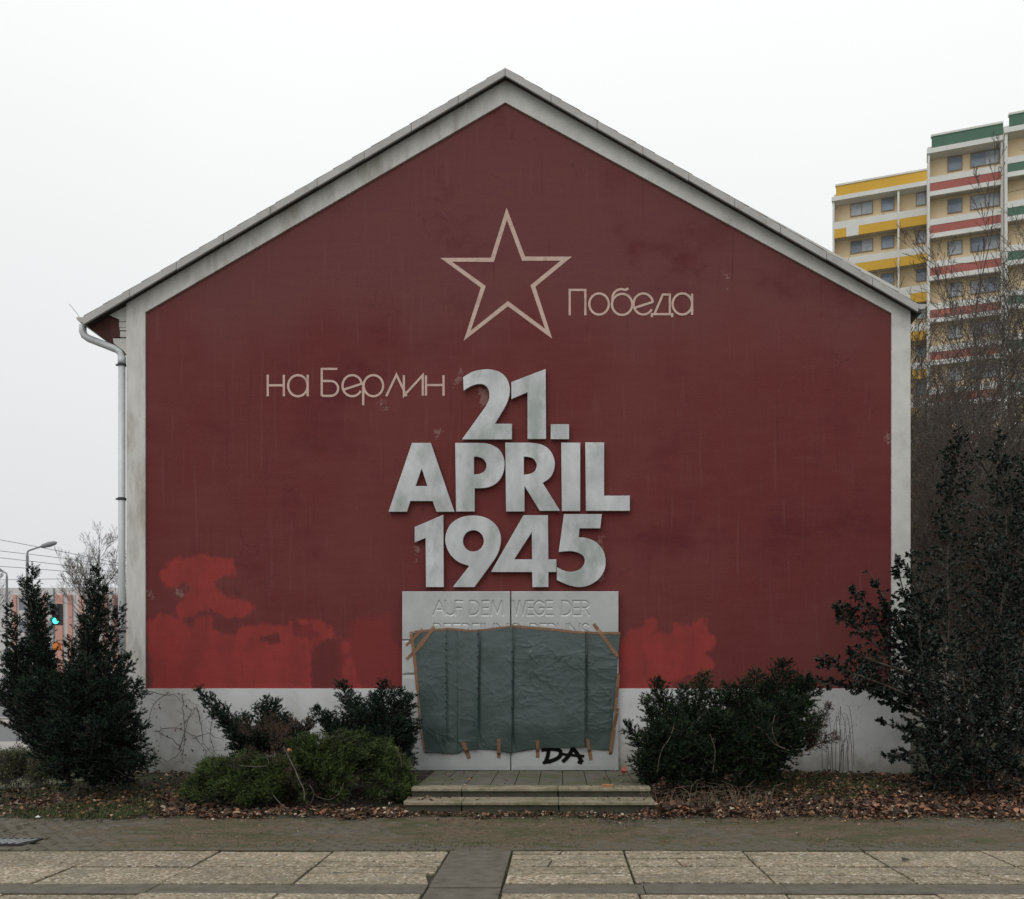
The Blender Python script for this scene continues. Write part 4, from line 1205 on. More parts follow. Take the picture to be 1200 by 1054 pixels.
lead(125, 915, 13.4, 178, 890, 13.2, .26); lead(90, 910, 13.2, 70, 840, 12.7, .40); lead(100, 915, 13.2, 115, 850, 12.6, .42)
lead(80, 915, 13.3, 45, 872, 13.0, .26); lead(110, 920, 13.2, 150, 885, 12.8, .32); lead(85, 920, 13.2, 65, 890, 12.7, .30)
lead(60, 800, 13.5, 28, 680, 13.5, .22); lead(100, 800, 13.7, 125, 690, 13.8, .24); lead(40, 780, 13.6, 52, 700, 13.6, .2)
lead(80, 890, 13.4, 72, 790, 13.3, .42); lead(90, 890, 13.5, 84, 752, 13.5, .30); lead(66, 890, 13.6, 52, 768, 13.6, .30); lead(85, 900, 13.1, 80, 800, 12.8, .46); lead(110, 905, 13.2, 135, 770, 13.3, .42); lead(40, 880, 13.4, 20, 760, 13.4, .38); lead(105, 900, 13.2, 100, 770, 12.9, .42); lead(120, 905, 13.3, 150, 830, 12.9, .42); lead(60, 890, 13.3, 30, 800, 13.0, .40); lead(75, 900, 13.2, 70, 790, 12.8, .42); lead(130, 915, 13.4, 160, 800, 13.6, .34)
f, w = conifer(ld, K=20, shoot=.11, side_step=.045, shoot_step=.045, nl=.036, nw=.012, prof=.55)
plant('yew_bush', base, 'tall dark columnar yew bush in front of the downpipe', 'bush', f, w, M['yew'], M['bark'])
# dark yew behind the juniper, left clump
ld = []
lead(305, 885, 13.9, 233, 808, 13.8, .17); lead(305, 880, 13.9, 250, 835, 13.8, .16); lead(315, 885, 13.8, 325, 822, 13.9, .20); lead(320, 885, 13.7, 300, 828, 13.8, .14)
lead(310, 890, 13.7, 270, 855, 13.5, .22); lead(325, 890, 13.7, 345, 848, 13.7, .2); lead(318, 885, 13.8, 312, 820, 13.9, .12); lead(310, 885, 13.8, 285, 840, 13.7, .26); lead(325, 890, 13.7, 335, 840, 13.6, .26); lead(345, 890, 13.8, 360, 845, 13.7, .26); lead(300, 890, 13.7, 275, 868, 13.5, .24)
f, w = conifer(ld, K=18, shoot=.09, side_step=.032, shoot_step=.034, nl=.032, nw=.011, prof=.5)
plant('yew_shrub', gp(310, 13.8), 'small dark yew with one long arching branch over the white plinth', 'bush', f, w, M['yew'], M['bark'])
ld = []
lead(430, 880, 14.2, 400, 802, 14.2, .24); lead(435, 880, 14.1, 368, 832, 14.1, .17); lead(440, 880, 14.2, 450, 800, 14.3, .24); lead(445, 880, 14.1, 482, 815, 14.3, .24)
lead(440, 885, 14.0, 420, 835, 13.8, .3); lead(450, 890, 14.0, 470, 845, 13.8, .3); lead(455, 890, 14.1, 480, 868, 14.0, .2); lead(425, 885, 14.0, 395, 850, 13.9, .3); lead(440, 885, 14.0, 440, 815, 13.9, .34); lead(450, 885, 14.0, 465, 810, 13.9, .32); lead(430, 885, 14.0, 415, 820, 14.0, .3); lead(445, 890, 13.9, 445, 860, 13.6, .34); lead(400, 885, 14.1, 382, 840, 14.1, .24); lead(460, 890, 14.1, 488, 845, 14.1, .22); lead(455, 900, 14.0, 482, 885, 13.8, .26)
f, w = conifer(ld, K=18, shoot=.09, side_step=.032, shoot_step=.034, nl=.032, nw=.011, prof=.5)
plant('yew_shrub', gp(440, 14.1), 'dense dark yew shrub against the left edge of the plaque', 'bush', f, w, M['yew'], M['bark'])
# spreading juniper: short flat fronds in tiers over a dome
ld = []
cx_, cy_ = P(352, 0, 13.0)[0], 13.02
for k in range(420):
    a = rng.uniform(0, 2*np.pi); rr = rng.uniform(.05, 1)**.5
    tipx = cx_ + math.cos(a)*1.66*rr; tipy = cy_ + math.sin(a)*.64*rr
    hump = .86 + .50*float(sstep(tipx, cx_-.5, cx_+.9)) + .14*math.sin(tipx*5.1+1) + .1*math.sin(tipx*9+tipy*6)
    if tipx > cx_+1.3: hump *= .9
    tz = float(bed_z(tipx, tipy)) + .05 + .72*hump*max(0, 1-rr**2.4)**.5*rng.uniform(.45, 1.05)
    out = np.array((math.cos(a), math.sin(a)*.7, .18)); out /= np.linalg.norm(out)
    tip = np.array((tipx, tipy, tz)); b0 = tip - out*rng.uniform(.22, .42) - np.array((0, 0, .05))
    ld.append((b0, tip, .15))
f, w = conifer(ld, K=20, shoot=.075, side_step=.032, shoot_step=.028, nl=.017, nw=.0065, up=.9, flat=.7, droop=.05, prof=.4, fwd=1.5, nsb=3, wood_r=.005, tipv=.75)  # paler tip tone: young growth, with top light put into the colour
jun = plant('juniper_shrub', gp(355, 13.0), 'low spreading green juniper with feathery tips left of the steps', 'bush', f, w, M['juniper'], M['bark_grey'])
# bare and broken stems in the juniper
c4 = lambda x, y: (x/3.75+200, y/3.75+760)
b = MB()
for pts_, r_ in (([(495,430),(520,480),(545,530),(565,580),(585,620),(588,665)], .013), ([(450,645),(480,680),(520,710)], .008), ([(610,600),(630,640),(610,690)], .006), ([(640,650),(700,665),(745,630),(760,590)], .005), ([(990,430),(1010,480),(1015,520)], .006), ([(420,470),(430,510),(380,520),(300,515)], .006)):
    b.tube([P(*c4(*q), 12.30 if q[1] > 560 else 12.36) for q in spline(pts_, 3)], r_*.6, 6)
b.build('bare_stem', M['bark_grey'], jun)
q = P(*c4(518, 445), 12.32); b = MB(); b.tube([q, q+np.array((.01, .06, -.02))], .022, 8); b.build('cut_stub', M['brick_orange'], jun)
ld = [(P(*c4(430, 380), 13.0), P(*c4(470, 340), 12.8), .12), (P(*c4(480, 420), 12.9), P(*c4(500, 350), 12.8), .12), (P(*c4(330, 500), 12.8), P(*c4(280, 510), 12.7), .10), (P(*c4(540, 350), 13.0), P(*c4(610, 325), 13.0), .10), (P(*c4(400, 480), 12.8), P(*c4(340, 450), 12.7), .1), (P(*c4(400, 400), 13.2), P(*c4(440, 300), 13.2), .2), (P(*c4(440, 420), 13.2), P(*c4(540, 320), 13.1), .2), (P(*c4(360, 400), 13.3), P(*c4(330, 330), 13.3), .16), (P(*c4(470, 520), 12.55), P(*c4(470, 430), 12.5), .16), (P(*c4(520, 620), 12.4), P(*c4(540, 520), 12.4), .14)]
f, w = conifer(ld, K=10, shoot=.09, nl=.024, nw=.006)
obj('dead_foliage', f[0], f[1], M['brown_needle'], jun, attrs={'var': f[2]})
# right-hand yews
ld = []
lead(770, 918, 13.3, 752, 898, 13.1, .3); lead(820, 918, 13.4, 845, 900, 13.1, .34); lead(790, 920, 13.2, 800, 903, 12.9, .34); lead(790, 915, 13.2, 790, 880, 12.8, .40); lead(800, 915, 13.3, 830, 885, 12.9, .40); lead(800, 905, 13.5, 768, 800, 13.6, .36); lead(790, 905, 13.4, 735, 850, 13.4, .24); lead(800, 905, 13.5, 825, 792, 13.7, .34); lead(790, 910, 13.3, 770, 850, 13.0, .34)
lead(780, 910, 13.3, 742, 890, 13.2, .22); lead(800, 905, 13.4, 790, 830, 13.2, .3); lead(810, 910, 13.3, 815, 870, 12.9, .32); lead(785, 900, 13.4, 757, 822, 13.4, .26); lead(800, 905, 13.3, 800, 850, 12.9, .44); lead(800, 900, 13.5, 800, 808, 13.5, .36); lead(795, 905, 13.3, 755, 865, 13.0, .34); lead(820, 905, 13.4, 838, 815, 13.4, .38)
f, w = conifer(ld, K=20, shoot=.11, side_step=.04, shoot_step=.042, nl=.036, nw=.012, prof=.5)
plant('yew_shrub', gp(795, 13.5), 'bushy dark green yew just right of the steps', 'bush', f, w, M['yew_green'], M['bark'])
ld = []
lead(870, 916, 13.4, 875, 900, 13.0, .36); lead(890, 914, 13.5, 915, 898, 13.3, .3); lead(880, 912, 13.3, 880, 885, 12.9, .40); lead(890, 900, 13.5, 955, 840, 13.4, .34); lead(880, 890, 13.7, 960, 810, 13.7, .32); lead(880, 890, 13.7, 920, 777, 13.8, .44); lead(870, 890, 13.6, 885, 785, 13.8, .34); lead(880, 880, 13.6, 945, 795, 13.7, .3); lead(860, 885, 13.6, 850, 805, 13.6, .34)
lead(875, 880, 13.5, 950, 825, 13.5, .26); lead(870, 885, 13.4, 895, 830, 13.0, .36); lead(865, 890, 13.4, 850, 845, 13.0, .34); lead(885, 885, 13.4, 935, 855, 13.2, .24)
lead(850, 900, 13.4, 835, 840, 13.1, .42); lead(870, 890, 13.5, 870, 800, 13.4, .42); lead(880, 890, 13.4, 925, 820, 13.3, .38); lead(885, 890, 13.6, 945, 800, 13.6, .34); lead(880, 895, 13.3, 900, 850, 12.9, .4); lead(890, 900, 13.4, 940, 870, 13.3, .3); lead(885, 905, 13.4, 830, 880, 13.2, .3); lead(870, 910, 13.4, 905, 885, 13.1, .26); lead(860, 905, 13.3, 870, 860, 12.9, .36); lead(870, 890, 13.7, 905, 800, 13.9, .3)
f, w = conifer(ld, K=20, shoot=.11, side_step=.04, shoot_step=.042, nl=.036, nw=.012, prof=.5)
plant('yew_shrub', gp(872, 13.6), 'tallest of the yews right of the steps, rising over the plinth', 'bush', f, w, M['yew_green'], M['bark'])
ld = []
lead(945, 880, 14.0, 972, 828, 13.9, .16); lead(940, 875, 14.0, 960, 845, 13.8, .17); lead(945, 880, 14.0, 978, 862, 13.9, .13)
f, w = conifer(ld, K=13, shoot=.10, side_step=.035, shoot_step=.04, nl=.03, nw=.009)
plant('withered_shrub', gp(945, 14.0), 'brownish withered shrub tip beside the tallest right yew', 'bush', f, w, M['brown_needle'], M['bark'])

# holly-like evergreen at right
def holly(name, base, leads, label, seed, leaf=.06, dens=26):
    r = np.random.default_rng(seed)
    pos, nr_, tp, S0, S1, A, B = [], [], [], [], [], [], []
    for (p0, p1, rad) in leads:
        p0, p1 = np.array(p0), np.array(p1); ax = p1-p0; Lx = np.linalg.norm(ax); ax /= Lx
        bend = r.normal(0, .08*Lx, 3)
        ps = lambda t: p0 + ax*Lx*t + bend*math.sin(math.pi*t)
        for k in range(6):
            S0.append(ps(k/6)); S1.append(ps((k+1)/6)); A.append(.02*(1.1-k/6)+.004); B.append(.02*(1.1-(k+1)/6)+.004)
        for i in range(int(Lx*dens*(.8 if p1[2] > 3.6 else 1))):
            t = r.uniform(.15, 1); d = r.normal(size=3)*np.array((1, .8, .8)) + ax*.9; d /= np.linalg.norm(d)
            bl = rad*(1.1-.75*t)*r.uniform(.4, 1.15)
            q0 = ps(t); q1 = q0 + d*bl
            S0.append(q0); S1.append(q1); A.append(.005); B.append(.003)
            m_ = max(3, int(bl/.026))
            for j in range(m_):
                s = (j+1)/m_
                if s < .25: continue
                a = r.normal(size=3); a -= d*(a@d); a /= np.linalg.norm(a)
                pos.append(q0+d*bl*s); tp.append(a*.9+d*.6); nr_.append(np.cross(a, d)*r.normal() + d*.6 + np.array((0, 0, .6)))
            for j in range(5):
                a = r.normal(size=3); pos.append(q1); tp.append(d+a*.55); nr_.append(r.normal(size=3)+np.array((0, 0, .7)))
    pos = np.array(pos); n = len(pos)
    V, F = leaf_mesh(pos, np.array(nr_), np.array(tp), leaf*rng.uniform(.7, 1.25, n), leaf*.5*rng.uniform(.8, 1.2, n), .3)
    w = seg_mesh(S0, S1, np.array(A), np.array(B), 4)
    return plant(name, base, label, 'bush', (V, F, np.repeat(np.clip(rng.normal(.45, .25, n), 0, 1), 7)), w, M['holly'], M['bark'])
ld = []
lead(1110, 920, 14.0, 1070, 650, 13.9, .55); lead(1120, 920, 13.8, 1125, 520, 14.0, .62); lead(1130, 920, 13.8, 1165, 525, 14.0, .62); lead(1150, 920, 13.7, 1195, 555, 13.8, .6)
lead(1100, 800, 14.0, 1000, 690, 14.0, .30); lead(1090, 820, 13.9, 985, 715, 13.9, .32); lead(1090, 830, 13.8, 960, 775, 13.7, .28); lead(1080, 830, 13.9, 1015, 775, 13.8, .36)
lead(1090, 800, 13.9, 1050, 655, 14.0, .28); lead(1090, 780, 13.9, 1020, 672, 14.0, .20); lead(1080, 870, 13.9, 1025, 845, 13.8, .22); lead(1075, 880, 13.8, 1040, 885, 13.7, .2); lead(1080, 840, 13.9, 1028, 815, 13.8, .18)
lead(1110, 910, 13.5, 1085, 780, 13.2, .55); lead(1130, 915, 13.4, 1125, 760, 13.0, .6); lead(1160, 915, 13.4, 1175, 740, 13.1, .6); lead(1110, 920, 13.4, 1085, 870, 13.1, .45); lead(1140, 920, 13.3, 1140, 850, 12.9, .5)
lead(1170, 920, 13.3, 1200, 840, 13.0, .5); lead(1180, 900, 13.6, 1240, 620, 13.8, .6); lead(1190, 900, 13.5, 1235, 740, 13.3, .6); lead(1120, 920, 13.6, 1095, 700, 13.6, .5); lead(1150, 900, 13.6, 1150, 640, 13.5, .6)
lead(1110, 925, 13.4, 1075, 900, 13.2, .36); lead(1130, 925, 13.3, 1110, 900, 12.9, .42); lead(1160, 925, 13.3, 1180, 895, 12.9, .45); lead(1190, 925, 13.3, 1225, 880, 13.0, .45); lead(1140, 925, 13.5, 1150, 830, 13.0, .6)
lead(1090, 815, 13.8, 945, 800, 13.6, .20); lead(1070, 790, 13.8, 1000, 765, 13.6, .34); lead(1085, 790, 14.0, 1040, 720, 14.1, .4)
holly('holly_bush', gp(1125, 13.7), ld, 'large dark glossy evergreen bush covering the right wall corner', 5, leaf=.064, dens=44)

# ------------------------------------------------------------------ small wall-foot plants
b = MB()
for pts_ in ([(165,806),(190,815),(205,815),(215,826)], [(213,813),(214,830),(217,850),(216,875),(214,895)], [(182,857),(200,853),(225,862),(240,880),(243,897)], [(185,858),(205,868),(212,880),(196,893)], [(232,830),(236,850),(238,870),(250,885)],
             [(216,848),(232,828)], [(210,880),(218,850),(224,832)], [(225,866),(245,860),(262,868)], [(197,812),(180,826),(172,850)], [(250,845),(246,865),(256,890)]):
    q = spline([(p[0]+random.uniform(-1, 1), p[1]) for p in pts_], 5)
    q = [(x+random.gauss(0, .7), y+random.gauss(0, .7)) for x, y in q]
    b.tube([P(x, y, 14.93+random.uniform(-.02, .03)) for x, y in q], [.0065*(1-.6*i/len(q)) for i in range(len(q))], 5)
    for _ in range(5):
        x, y = random.choice(q); l = random.uniform(4, 12); d = random.choice((-1, 1))
        b.tube([P(x, y, 14.92), P(x+d*l*.5, y-l*.3, 14.9), P(x+d*l*.8+random.gauss(0, 2), y-l*random.uniform(-.3, .8), 14.88)], [.003, .0025, .0015], 4)
vine = thing('bare_vine', gp(215, 14.9), 'leafless climbing vine spread over the left part of the white plinth', 'vine')
b.build('stems', M['bark'], vine)
n = 46
bp_ = np.array([P(random.choice([214, 215, 216, 186, 237, 250])+random.gauss(0, 4), random.uniform(812, 890), 14.9) for _ in range(n)])
V, F = leaf_mesh(bp_, rng.normal(size=(n, 3))+np.array((0, -1, 0)), rng.normal(size=(n, 3))+np.array((0, 0, -1.2)), rng.uniform(.03, .07, n), rng.uniform(.015, .03, n))
tag(obj('withered_leaves', V, F, M['twig_red'], vine), kind='stuff')
# drooping dead stalks right
stalk = thing('dead_stalks', gp(985, 14.3), 'tall drooping dead stalks in front of the white plinth at right', 'plant')
b = MB()
for k in range(17):
    x0 = random.uniform(962, 1004); y0 = random.uniform(896, 912); h = random.uniform(40, 78); lean = random.uniform(-9, 11)
    b.tube([P(x, y, 14.2) for x, y in spline([(x0, y0), (x0+lean*.2, y0-h*.5), (x0+lean*.7, y0-h*.9), (x0+lean*1.1, y0-h), (x0+lean*1.5, y0-h*random.uniform(.9, 1.08))], 3)], [.0045-.00022*i for i in range(13)], 4)
b.build('stalk', M['bark'], stalk)
pos = np.array([P(random.uniform(975, 1008), random.uniform(826, 850), 14.2) for _ in range(80)])
V, F = leaf_mesh(pos, rng.normal(size=(80, 3)), rng.normal(size=(80, 3)), np.full(80, .03), np.full(80, .008)); obj('seed_head', V, F, M['straw'], stalk)
# pale twigs among the right yews and at their feet
tw = thing('dry_brushwood', gp(830, 12.9), 'tangle of pale dry stems at the foot of the right yews', 'plant')
b = MB()
for pts_ in ([(770,905),(775,880),(785,865),(790,850)], [(888,852),(896,858),(908,872),(925,880)], [(908,838),(905,856),(912,875)], [(935,886),(950,878),(965,868)], [(835,905),(838,880),(832,860)]):
    b.tube([P(x, y, 12.85) for x, y in spline(pts_, 3)], .0045, 5)
for k in range(120):
    x0 = random.uniform(748, 905); q = gp(x0, random.uniform(12.45, 12.95)); a = random.uniform(0, 6.28); h = random.uniform(.12, .42)
    b.tube([q, q+np.array((math.cos(a)*h*.3, math.sin(a)*h*.2, h*.7)), q+np.array((math.cos(a)*h*.9, math.sin(a)*h*.5, h*random.uniform(.5, 1)))], [.004, .003, .002], 3, False)
tag(b.build('stems', M['straw'], tw), kind='stuff')
# low grey bush at the left edge
(S0, S1, A, B), tips = grow_tree(gp(20, 14.6), .75, 77, spread=.9, levels=5, r0=.012, trunk_frac=.05, kids=(10, 6, 4, 3), lenf=.7, upw=.3, twig_r=.003)
t = thing('low_grey_bush', gp(20, 14.6), 'low twiggy grey-brown bush left of the tall yew', 'bush')
o2 = [np.concatenate([S0, S0+np.array((.45, .1, -.03)), S0+np.array((-.4, .05, -.05))]), np.concatenate([S1, S1+np.array((.45, .1, -.03)), S1+np.array((-.4, .05, -.05))])]
V, F = seg_mesh(o2[0], o2[1], np.tile(A, 3), np.tile(B, 3), 3); obj('branches', V, F, M['bark_grey'], t)
tp = np.concatenate([np.array([q for q, _ in tips]), np.array([q for q, _ in tips])+np.array((.45, .1, -.03)), np.array([q for q, _ in tips])+np.array((-.4, .05, -.05))])
n = len(tp)
V, F = leaf_mesh(tp, rng.normal(size=(n, 3)), rng.normal(size=(n, 3)), np.full(n, .035), np.full(n, .018)); obj('foliage', V, F, M['grass'], t, attrs={'var': np.repeat(rng.uniform(.2, 1, n), 7)})

# leaf litter
def litter(n, fx, size=(.04, .09)):
    xy = np.array([fx() for _ in range(n)])
    z = bed_z(xy[:, 0], xy[:, 1]) + rng.uniform(.0, .035, n)
    pos = np.column_stack([xy, z])
    nr_ = np.array((0, 0, 1.)) + rng.normal(0, .45, (n, 3)); tp_ = rng.normal(size=(n, 3))*np.array((1, 1, .35))
    Lg = rng.uniform(*size, n)
    V, F = leaf_mesh(pos, nr_, tp_, Lg, Lg*rng.uniform(.5, .9, n), .3)
    V[:, 2] = np.maximum(V[:, 2], bed_z(V[:, 0], V[:, 1])+.001)
    return V, F, np.repeat(np.clip(rng.normal(.40, .30, n), 0, 1), 7)
def zone(px0, px1, y0, y1, pw=1.):
    def f():
        px = random.uniform(px0, px1); Y = y0 + (y1-y0)*random.random()**pw + .10*math.sin(px*.041)+.08*math.sin(px*.117+1)+.05*math.sin(px*.31)
        return ((px-CX)*Y/FPX, Y)
    return f
parts_ = [litter(5200, zone(740, 1260, 12.8, 14.85), (.03, .08)), litter(1800, zone(-10, 480, 12.6, 14.85), (.03, .08)), litter(7500, zone(745, 1260, 12.0, 13.7, 1.3), (.025, .07)), litter(1100, zone(700, 1260, 11.35, 12.05, .4), (.015, .05)), litter(700, zone(-20, 720, 11.5, 12.05, .4), (.015, .05)), litter(1900, zone(180, 480, 12.0, 12.5), (.03, .09)), litter(600, zone(470, 775, 11.98, 12.25), (.03, .07)),
          litter(700, zone(755, 870, 12.05, 12.7), (.07, .15)), litter(450, zone(860, 1200, 12.05, 12.8), (.06, .12)), litter(650, zone(-10, 200, 12.1, 13.3)), litter(420, zone(190, 245, 12.2, 13.2), (.07, .12)), litter(300, zone(960, 1240, 12.1, 12.6), (.07, .13))]
off = 0; Vs, Fs, As = [], [], []
for V, F, a in parts_:
    Vs.append(V); Fs.append(F+off); As.append(a); off += len(V)
for n_, z_, ya_, yb_ in ((70, zl_, 12.26, 12.68), (60, zt_, 12.72, 14.9)):     # leaves blown onto the steps, thickest at the ends
    u_ = rng.uniform(-1, 1, n_); xs2 = (sx0+sx1)/2 + np.sign(u_)*np.abs(u_)**.35*(sx1-sx0)/2
    Lg = rng.uniform(.02, .06, n_)
    V, F = leaf_mesh(np.column_stack([xs2, rng.uniform(ya_, yb_, n_), np.full(n_, z_+.012)]), np.array((0, 0, 1.))+rng.normal(0, .3, (n_, 3)), rng.normal(size=(n_, 3))*np.array((1, 1, .2)), Lg, Lg*.7, .3)
    V[:, 2] = np.maximum(V[:, 2], z_+.003)
    Vs.append(V); Fs.append(F+off); As.append(np.repeat(np.clip(rng.normal(.45, .3, n_), 0, 1), 7)); off += len(V)
tag(obj('leaf_litter', np.concatenate(Vs), np.concatenate(Fs), M['dry_leaf'], attrs={'var': np.concatenate(As)}), kind='stuff')
# few stray leaves, twigs and crumbs on the setts and slabs
n = 700
xy = np.column_stack([rng.uniform(-6.5, 6, n), 12.1 - 3.2*rng.uniform(0, 1, n)**1.8])
V, F = leaf_mesh(np.column_stack([xy, np.full(n, .012)]), np.array((0, 0, 1.))+rng.normal(0, .25, (n, 3)), rng.normal(size=(n, 3))*np.array((1, 1, .2)), rng.uniform(.01, .04, n), rng.uniform(.008, .025, n), .3)
V[:, 2] = np.maximum(V[:, 2], .006)
tag(obj('stray_leaves', V, F, M['dry_leaf'], attrs={'var': np.repeat(rng.uniform(0, 1, n), 7)}), kind='stuff')
# grass
def grass_pts(n, fx):
    xy = np.array([fx() for _ in range(n)]); return np.column_stack([xy, bed_z(xy[:, 0], xy[:, 1])-.005])
gp_ = np.concatenate([grass_pts(9000, zone(-30, 230, 12.0, 14.8)), grass_pts(5000, zone(20, 215, 11.9, 12.9)), grass_pts(9000, zone(880, 1090, 13.0, 14.6)), grass_pts(900, zone(200, 480, 12.03, 12.3)), grass_pts(1400, zone(720, 1200, 12.0, 12.4)), grass_pts(500, zone(470, 770, 12.0, 12.2))])
gp_ = gp_[fbm(gp_[:, 0], gp_[:, 1], 31, 2.4, 3) > -.15]
Vv, Fv, av = tuft_mesh(gp_, .07, .007, .9)
tag(obj('grass', Vv, Fv, M['grass'], attrs={'var': av}), kind='stuff')
n = 22000
xy = np.column_stack([rng.uniform(-6.6, 6.2, n), rng.uniform(9.95, 12.1, n)])
xy = xy[fbm(xy[:, 0], xy[:, 1], 41, 1.6, 3) > .02]
Vv, Fv, av = tuft_mesh(np.column_stack([xy, np.full(len(xy), -.004)]), .022, .006, 1.2)
tag(obj('moss_tufts', Vv, Fv, M['grass'], attrs={'var': av}), kind='stuff')
n = 16000
xy = np.column_stack([rng.uniform(-26, -7.2, n), rng.uniform(14.9, 22, n)])
xy = xy[(xy[:, 0]/xy[:, 1] < -.50) & (xy[:, 0]/xy[:, 1] > -.66)]
Vv, Fv, av = tuft_mesh(np.column_stack([xy, np.zeros(len(xy))]), .09, .012, .8)
tag(obj('lawn_grass', Vv, Fv, M['grass'], attrs={'var': av}), kind='stuff')

# ------------------------------------------------------------------ small objects
q = gp(731, 14.3); q[2] = .31
t = thing('plastic_scrap', q, 'small crumpled red plastic scrap at the foot of the plaque', 'litter')
c = np.array(P(731, 898, 14.3)); c[2] = .30
pts = [c+np.array((math.cos(k*1.05)*.06*random.uniform(.6, 1.2), math.sin(k*1.05)*.05, random.uniform(.0, .10))) for k in range(6)]
top = c+np.array((.02, 0, .14))
obj('scrap', [top]+pts+[c], [(0, k+1, (k+1) % 6+1) for k in range(6)]+[(7, (k+1) % 6+1, k+1) for k in range(6)], M['red_plastic'], t)
q = np.array((P(712, 0, 12.8)[0], 12.8, .30))
b = MB()
for i_, (dx, s_) in enumerate(((-.075, 1), (.0, .9), (.075, .8))):
    pass
b.zprism([(q[0]-.085, q[1]-.045), (q[0]+.07, q[1]-.05), (q[0]+.085, q[1]+.03), (q[0]-.02, q[1]+.05), (q[0]-.08, q[1]+.035)], .297, .335, .012, .004)
tag(b.build('brick_fragment', M['brick_orange']), 'flat orange-brown brick fragment lying on the edge of the upper step', 'rubble')
for px_, py_, s_, lab in ((45, 958, .035, 'small white paper scrap on the mossy setts near the drain grate'), (1061, 1008, .04, 'dark shrivelled scrap lying on a pale pavement slab at right')):
    q = G(px_, py_, .008)
    V = [q+np.array((-s_, -s_*.5, .002)), q+np.array((s_, -s_*.7, .004)), q+np.array((s_*.8, s_*.6, .012)), q+np.array((-s_*.7, s_*.8, .02)), q+np.array((0, 0, .018))]
    F_ = [(0, 1, 4), (1, 2, 4), (2, 3, 4), (3, 0, 4), (0, 3, 2, 1)]
    tag(obj('paper_scrap' if px_ < 100 else 'dark_scrap', V, F_, M['white_paper'] if px_ < 100 else M['dark_wood']), lab, 'litter')

# ------------------------------------------------------------------ BACKGROUND RIGHT
ANG = math.atan2(-.356, .934)
def apartment(A, label, x0, x1, ztop, floors, kind):
    t = thing('apartment_block', (A[0], A[1], 0), label, 'apartment block', None, ANG)
    def bx(name, m, dims, parent=t):
        b = MB(); b.box(*dims); return b.build(name, m, parent, local=True)
    RC = .90                      # balcony depth
    yel = kind == 'yellow'
    band = {'yellow': M['apt_yellow'], 'red': M['apt_red'], 'green': M['apt_green']}[kind]
    bx('rear_block', M['apt_white'], (x0, x1, RC+.25, 12, 0, ztop-.2))
    bx('back_wall', M['apt_cream'], (x0+.12, x1-.12, RC, RC+.24, 0, ztop-.5))
    parap = bx('parapet', M['apt_yellow'] if yel else M['apt_green'], (x0+.25, x1, .05, .30, ztop-.95, ztop-.13))
    bx('parapet_cap', M['apt_white'], (x0+.2, x1, .0, .36, ztop-.128, ztop), parap)
    bx('roof_slab', M['apt_white'], (x0-.05, x1+.02, -.12, RC+.2, ztop-1.28, ztop-.96))
    divs = [x0+.0, x1-.14]
    if yel: divs.insert(1, -1.95)
    for d_ in divs:
        bx('side_fin', M['apt_white'], (d_, d_+.14, -.02, RC, 0, ztop-1.281))
    for k in range(floors):
        zt0 = ztop-1.28-2.8*k          # top of the opening
        bays = [(divs[i]+.14, divs[i+1]) for i in range(len(divs)-1)]
        for bi, (a, c) in enumerate(bays):
            bal = bx('balcony', M['apt_soffit'], (a+.004, c-.004, .06, RC-.005, zt0-2.8+.14, zt0-2.8+.28))
            if yel:
                bx('rail_panel', M['apt_white'], (a+.002, c-.002, -.06, .05, zt0-2.12, zt0-1.6), bal)
                if k == 0 and bi == 0:
                    bx('coloured_panel', band, (a+.002, a+.85, -.06, .05, zt0-2.8, zt0-2.124), bal)
                    bx('rail_panel', M['apt_white'], (a+.854, a+1.75, -.065, .05, zt0-2.8, zt0-2.124), bal)
                    bx('coloured_panel', band, (a+1.754, c-.002, -.06, .05, zt0-2.8, zt0-2.124), bal)
                else:
                    bx('coloured_panel', band, (a+.002, c-.002, -.06, .05, zt0-2.8, zt0-2.124), bal)
            else:
                bx('rail_panel', M['apt_white'], (a+.002, c-.002, -.08, .05, zt0-1.98, zt0-1.58), bal)
                bx('coloured_panel', band, (a+.002, c-.002, -.06, .05, zt0-2.52, zt0-1.984), bal)
                bx('rail_panel', M['apt_white'], (a+.002, c-.002, -.08, .05, zt0-2.82, zt0-2.524), bal)
        if yel: wins = [(-5.25, 2, .72), (-3.05, 1, .8), (-.62, 1, .6)]
        elif kind == 'red': wins = [(1.30, 1, .8), (2.70, 2, .80)]
        else: wins = [(1.4, 1, .8), (3.0, 2, .82), (6.0, 2, .8)]
        for (wx, npn, pw) in wins:
            zw1 = zt0-.08; zw0 = zw1-.84
            fr = bx('window', M['window_frame'], (wx-.06, wx+npn*pw+.06*npn, RC-.06, RC-.004, zw0-.06, zw1+.06))
            for q_ in range(npn):
                xx = wx+q_*(pw+.06)
                gl = M['curtain_glass'] if random.random() < .6 else M['glass']
                bx('pane', gl, (xx, xx+pw, RC-.075, RC-.061, zw0, zw1), fr)
    return t
apartment((26.58, 68.0), 'high-rise block with yellow balcony bands behind the house roof', -6.55, 0.3, 38.55, 12, 'yellow')
apartment((24.35, 62.0), 'high-rise block with red balcony bands and green top band', 0, 4.55, 37.5, 12, 'red')
a3 = np.array((24.35, 62.0)) + 4.55*np.array((.934, -.356)) - 1.1*np.array((.356, .934))
apartment(a3, 'high-rise block with green balcony bands at the right edge', 0.02, 9.5, 37.35, 12, 'green')
q = P(1031, 250, 69.75)
ch = thing('wicker_chair', (q[0], 69.75, 34.76), 'brown chair standing on the top balcony of the yellow-banded flats', 'chair', None, ANG)
